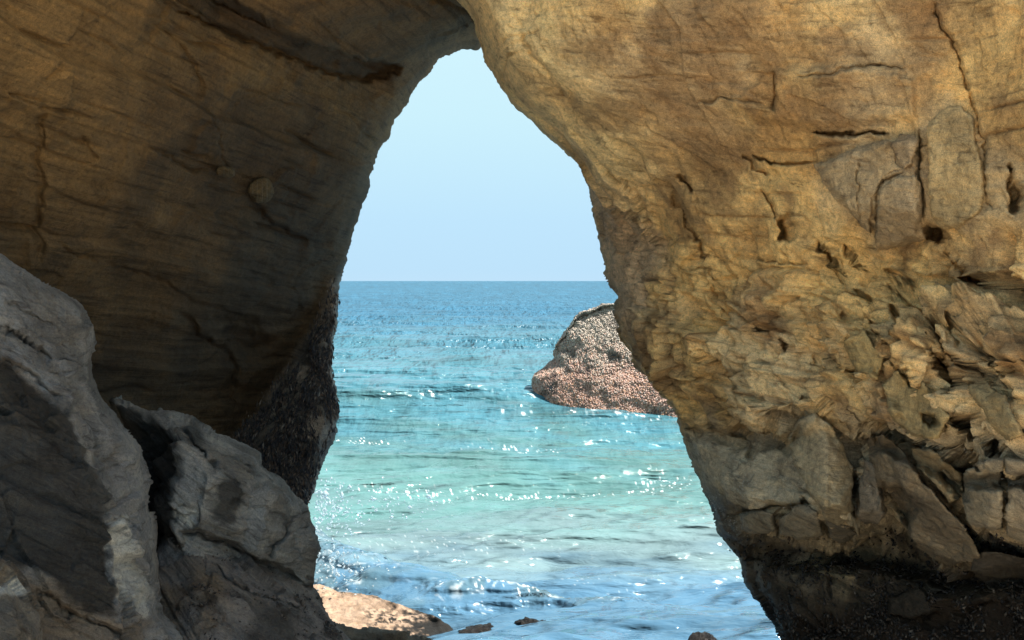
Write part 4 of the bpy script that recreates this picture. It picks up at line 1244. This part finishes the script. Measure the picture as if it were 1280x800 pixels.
def sea():
    rows = np.concatenate([np.array([351.28, 351.35, 351.5, 351.8, 352.2, 352.7]), np.arange(353.2, 420, .8), np.arange(420, 560, .9), np.arange(560, 840, 1.0), np.arange(842, 1400, 6)])
    pxs = np.concatenate([np.arange(-1500, 330, 30), np.arange(330, 1010, 1.7), np.arange(1010, 2800, 30)])
    yd = on_plane(0 * rows + 640, rows, 0.0)[:, 1] / K
    X = (pxs[None, :] - 640) / FPX * yd[:, None]
    Y = np.repeat(yd[:, None], len(pxs), 1)
    jx = np.random.default_rng(2)
    dy = np.abs(np.gradient(yd))[:, None]
    Z = np.zeros_like(X)
    g = np.random.default_rng(21)
    # wind waves and swell coming ashore
    lam = np.exp(np.linspace(math.log(.22), math.log(45), 58))
    wq = [perlin(np.stack([X / q_, Y / q_, 0 * X + q_], -1)) for q_ in (1.5, 7, 30)]
    for L in lam:
        a = R_(g.normal(0, 26 if L < 6 else 12)) + R_(-8)
        k = 2 * np.pi / L
        ph = g.uniform(0, 6.28)
        amp = .0068 * L ** .92 if L < 4 else .0085 * L ** .55 * 1.3
        fade = sstep(1.8, 4.0, L / dy)
        s = np.sin(k * (X * math.sin(a) + Y * math.cos(a)) + ph + 1.6 * wq[0 if L < 1.2 else 1 if L < 6 else 2])
        Z += amp * fade * (s + .35 * np.abs(s) * s)
    near = sstep(30, 10, Y)
    # long-crested swells rolling in
    for (y0, h, wd, tilt, x0, xw) in ((22.0, .12, .8, .05, -1, 5), (17.9, .17, .55, -.03, .2, 4.5), (15.4, .07, .4, .06, 1.5, 2), (13.3, .08, .45, -.06, -1, 2.4), (12.0, .07, .35, .03, 2.4, 1.6), (10.9, .06, .5, .02, .6, 3), (30, .07, 1.3, .02, -3, 8), (42, .08, 2, -.03, 4, 14)):
        yy = Y - y0 - tilt * X - .35 * perlin(np.stack([X * .45, Y * .3, 0 * X + y0], -1))
        Z += h * np.exp(-np.where(yy < 0, yy * 1.5, yy * .8) ** 2 / wd ** 2) * np.exp(-((X - x0) / xw) ** 2)
    foam_glint = np.zeros_like(X)
    chop = np.zeros_like(X)
    # breaking ripple
    bw = np.array([on_plane(a, b, .06)[:2] / K for a, b in BREAK])
    dd, side, al = line_dist(X, Y, bw)
    ridge = np.sin(np.pi * np.clip(al, 0, 1)) ** .7
    jig = .06 * fbm(np.stack([X * 5, Y * 5, 0 * X], -1), 3)
    d2 = dd + jig
    Z += .14 * ridge * np.exp(-(d2 / .24) ** 2) + .012 * ridge * np.exp(-(dd / .3) ** 2) * fbm(np.stack([X * 14, Y * 9, 0 * X], -1), 3)
    chop = np.maximum(chop, ridge * np.exp(-(dd / .2) ** 2))
    # surge climbing the foot of the cave wall
    sw = np.array([(a, b) for a, b, c in SURGE])
    dd, side, al = line_dist(X, Y, sw)
    hh = np.interp(al, np.linspace(0, 1, len(SURGE)), [c for a, b, c in SURGE])
    wd = .35 + .55 * hh
    Z += hh * np.exp(-(np.maximum(0, dd + .07 * fbm(np.stack([X * 3, Y * 3, 0 * X + 4], -1), 3)) / wd) ** 2)
    sg = np.exp(-(dd / (.7 * wd + .25)) ** 2) * (1 - .6 * al)
    lowz = np.exp(-((X + 1.9) / .8) ** 2 - ((Y - 9.9) / .7) ** 2)
    chop = np.maximum(chop, np.maximum(.8 * sg, lowz))
    q = np.stack([X * 6, Y * 4.5, 0 * X], -1)
    Z += chop * (.012 * (ridged(q, 2) - 1) + .006 * fbm(q * 2.7, 3, .7))
    P3 = np.stack([X, Y, 0 * X], -1)
    Z += near * .010 * fbm(P3 * np.array([1.2, 3.6, 1]) * 1.2, 2) + near * .004 * (ridged(P3 * np.array([3, 7, 1]), 2) - 1)
    # lace of froth, with sun sparkles painted in as white dots
    lace = ridged(P3 * np.array([2.6, 4.2, 1]) + .4 * fbm(P3 * 3, 2)[..., None], 3)
    foam_glint = sstep(1.4, 1.75, lace + .25 * chop) * .3 * sstep(.2, .8, chop)
    for (cx, cy, rx, ry, kk, fq) in ((440, 621, 55, 4, .9, 9), (470, 665, 26, 3, .8, 9), (700, 580, 170, 6, .9, 26), (520, 583, 90, 4, .8, 26), (455, 537, 60, 4, .8, 26), (640, 540, 60, 5, .6, 24), (830, 570, 40, 8, .7, 24),
                                     (750, 517, 110, 2, .7, 7), (690, 512, 24, 2, .6, 7), (690, 547, 4, 2, 1, 1), (660, 733, 70, 3, .4, 26), (620, 737, 90, 7, .75, 22), (560, 640, 150, 10, .25, 30), (760, 690, 130, 9, .2, 30)):
        c = on_plane(cx, cy, 0) / K
        e1 = on_plane(cx + rx, cy, 0)[0] / K - c[0]
        e2 = abs(on_plane(cx, cy - ry, 0)[1] - on_plane(cx, cy + ry, 0)[1]) / 2 / K
        m = np.exp(-((X - c[0]) / e1) ** 2 - ((Y - c[1]) / e2) ** 2)
        spk = perlin(P3 * np.array([1, 1.3, 1]) * fq + 5)
        foam_glint = np.maximum(foam_glint, min(1, kk * 1.2) * sstep(.66, .85, spk + (.2 + .3 * kk) * m) * sstep(.1, .4, m) if fq > 1 else kk * m)
    # water colour: sand held in the shallows, clear green over the bar, blue out deep
    n = fbm(P3 * np.array([.12, .3, 1]), 3)
    n2 = fbm(P3 * np.array([.5, 1.3, 1]) + 9, 3)
    ly = np.log(Y)
    deep, teal, green, sand, blue = (np.array(c, np.float32) for c in ((.019, .094, .160), (.048, .145, .185), (.080, .175, .172), (.120, .180, .190), (.064, .145, .225)))
    c = mixv(np.tile(blue, X.shape + (1,)), sand, sstep(10.2, 13.2, Y + 1.3 * n2 + .8 * n))  # nearest water: blue sky reflection painted into the base colour
    c = mixv(c, green, sstep(12.4, 16.0, Y + 1.3 * n2))
    c = mixv(c, teal, sstep(16, 24, Y + 3 * n2))
    c = mixv(c, deep, sstep(math.log(32), math.log(95), ly + .25 * n))
    c = c * (1 + .25 * n2 + .2 * n)[..., None]
    c = mixv(c, np.array((.06, .10, .10), np.float32), .7 * np.clip(chop, 0, 1) * sstep(-.3, .4, fbm(P3 * 3.1 + 3, 3)))
    idx = np.arange(X.size).reshape(X.shape)
    F = np.stack([idx[:-1, :-1], idx[1:, :-1], idx[1:, 1:], idx[:-1, 1:]], -1).reshape(-1, 4)
    m, t, b = new_mat('sea_water')
    tc = N_(t, 'ShaderNodeTexCoord')
    at = N_(t, 'ShaderNodeAttribute', attribute_name='tint')
    fo = N_(t, 'ShaderNodeAttribute', attribute_name='foam_glint')
    col = mixc(t, at.outputs['Color'], (.82, .86, .86), fo.outputs['Fac'])
    t.links.new(col, b.inputs['Base Color'])
    b.inputs['IOR'].default_value = 1.33
    b.inputs['Specular IOR Level'].default_value = .5
    mr = N_(t, 'ShaderNodeMapRange')
    mr.inputs['To Min'].default_value = .06
    mr.inputs['To Max'].default_value = .7
    ro = N_(t, 'ShaderNodeAttribute', attribute_name='unresolved')
    t.links.new(ro.outputs['Fac'], mr.inputs['Value'])
    t.links.new(mr.outputs[0], b.inputs['Roughness'])
    prev = None
    for sc, dist, stg in (((.05, .16, 1), 3.0, .6), ((.22, .7, 1), .8, .6), ((.8, 2.2, 1), .17, .6), ((2.0, 4.8, 1), .080, .6), ((5, 10, 1), .034, .6), ((14, 26, 1), .005, .6)):
        mp = N_(t, 'ShaderNodeMapping')
        mp.inputs['Scale'].default_value = (sc[0] / K, sc[1] / K, 1)
        t.links.new(tc.outputs['Object'], mp.inputs['Vector'])
        f = noise(t, mp.outputs[0], 1.0, 3, .55, .4)
        bp = N_(t, 'ShaderNodeBump')
        bp.inputs['Strength'].default_value = stg
        bp.inputs['Distance'].default_value = dist * K
        t.links.new(f, bp.inputs['Height'])
        if prev is not None:
            t.links.new(prev, bp.inputs['Normal'])
        prev = bp.outputs[0]
    off = N_(t, 'ShaderNodeAttribute', attribute_name='offshore')
    for sc, dist in (((3.2, .8, 1), .42), ((.9, .2, 1), 1.6)):       # short steep chop out on the open water
        mp = N_(t, 'ShaderNodeMapping')
        mp.inputs['Scale'].default_value = (sc[0] / K, sc[1] / K, 1)
        t.links.new(tc.outputs['Object'], mp.inputs['Vector'])
        f = noise(t, mp.outputs[0], 1.0, 3, .6, .3)
        bp = N_(t, 'ShaderNodeBump')
        bp.inputs['Distance'].default_value = dist * K
        t.links.new(off.outputs['Fac'], bp.inputs['Strength'])
        t.links.new(f, bp.inputs['Height'])
        t.links.new(prev, bp.inputs['Normal'])
        prev = bp.outputs[0]
    t.links.new(prev, b.inputs['Normal'])
    V = np.stack([X, Y, Z], -1).reshape(-1, 3) * K
    o = mesh_obj('sea', V, F[:, ::1], m, None, {'tint': np.clip(c.reshape(-1, 3), .005, .8), 'foam_glint': np.clip(foam_glint.ravel(), 0, 1), 'offshore': (.50 * sstep(math.log(13), math.log(42), ly)).ravel(), 'unresolved': np.clip(np.maximum(foam_glint, .55 * sstep(math.log(20), math.log(120), ly)).ravel(), 0, 1)}, origin=np.zeros(3))
    tag(o, kind='structure')


sea()


# ---- spray thrown up where the surge meets the cave wall
def spray():
    g = np.random.default_rng(33)
    n = 620
    px = np.concatenate([393 + np.abs(g.normal(0, 28, 300)), 400 + g.uniform(0, 150, 160), 395 + np.abs(g.normal(0, 40, 160))])
    py = np.concatenate([g.normal(634, 20, 300) + .3 * (px[:300] - 393), g.normal(630, 14, 160), g.normal(706, 14, 160)])
    d = K * np.where(np.arange(n) < 460, g.uniform(10.6, 11.4, n), g.uniform(9.3, 10.2, n))
    P = unproj(px, py, d)
    P[:, 2] = np.maximum(P[:, 2], .05)
    s = K * np.exp(g.normal(math.log(.0065), .45, n))
    ico = np.array([(0, 0, 1), (1, 0, 0), (0, 1, 0), (-1, 0, 0), (0, -1, 0), (0, 0, -1)], float)
    st = 1 + np.abs(g.normal(0, .7, (n, 1, 3)))
    V = P[:, None, :] + ico[None] * s[:, None, None] * st
    f = np.array([(0, 1, 2), (0, 2, 3), (0, 3, 4), (0, 4, 1), (5, 2, 1), (5, 3, 2), (5, 4, 3), (5, 1, 4)])
    F = (f[None] + (np.arange(n) * 6)[:, None, None]).reshape(-1, 3)
    m, t, b = new_mat('spray_water')
    b.inputs['Base Color'].default_value = (.80, .90, .95, 1)
    b.inputs['Roughness'].default_value = .05
    b.inputs['IOR'].default_value = 1.33
    b.inputs['Transmission Weight'].default_value = .75
    o = mesh_obj('sea_spray', V.reshape(-1, 3), F, m)
    tag(o, 'drops of sea spray flung up at the foot of the dark cave wall', 'sea spray', kind='stuff')


spray()
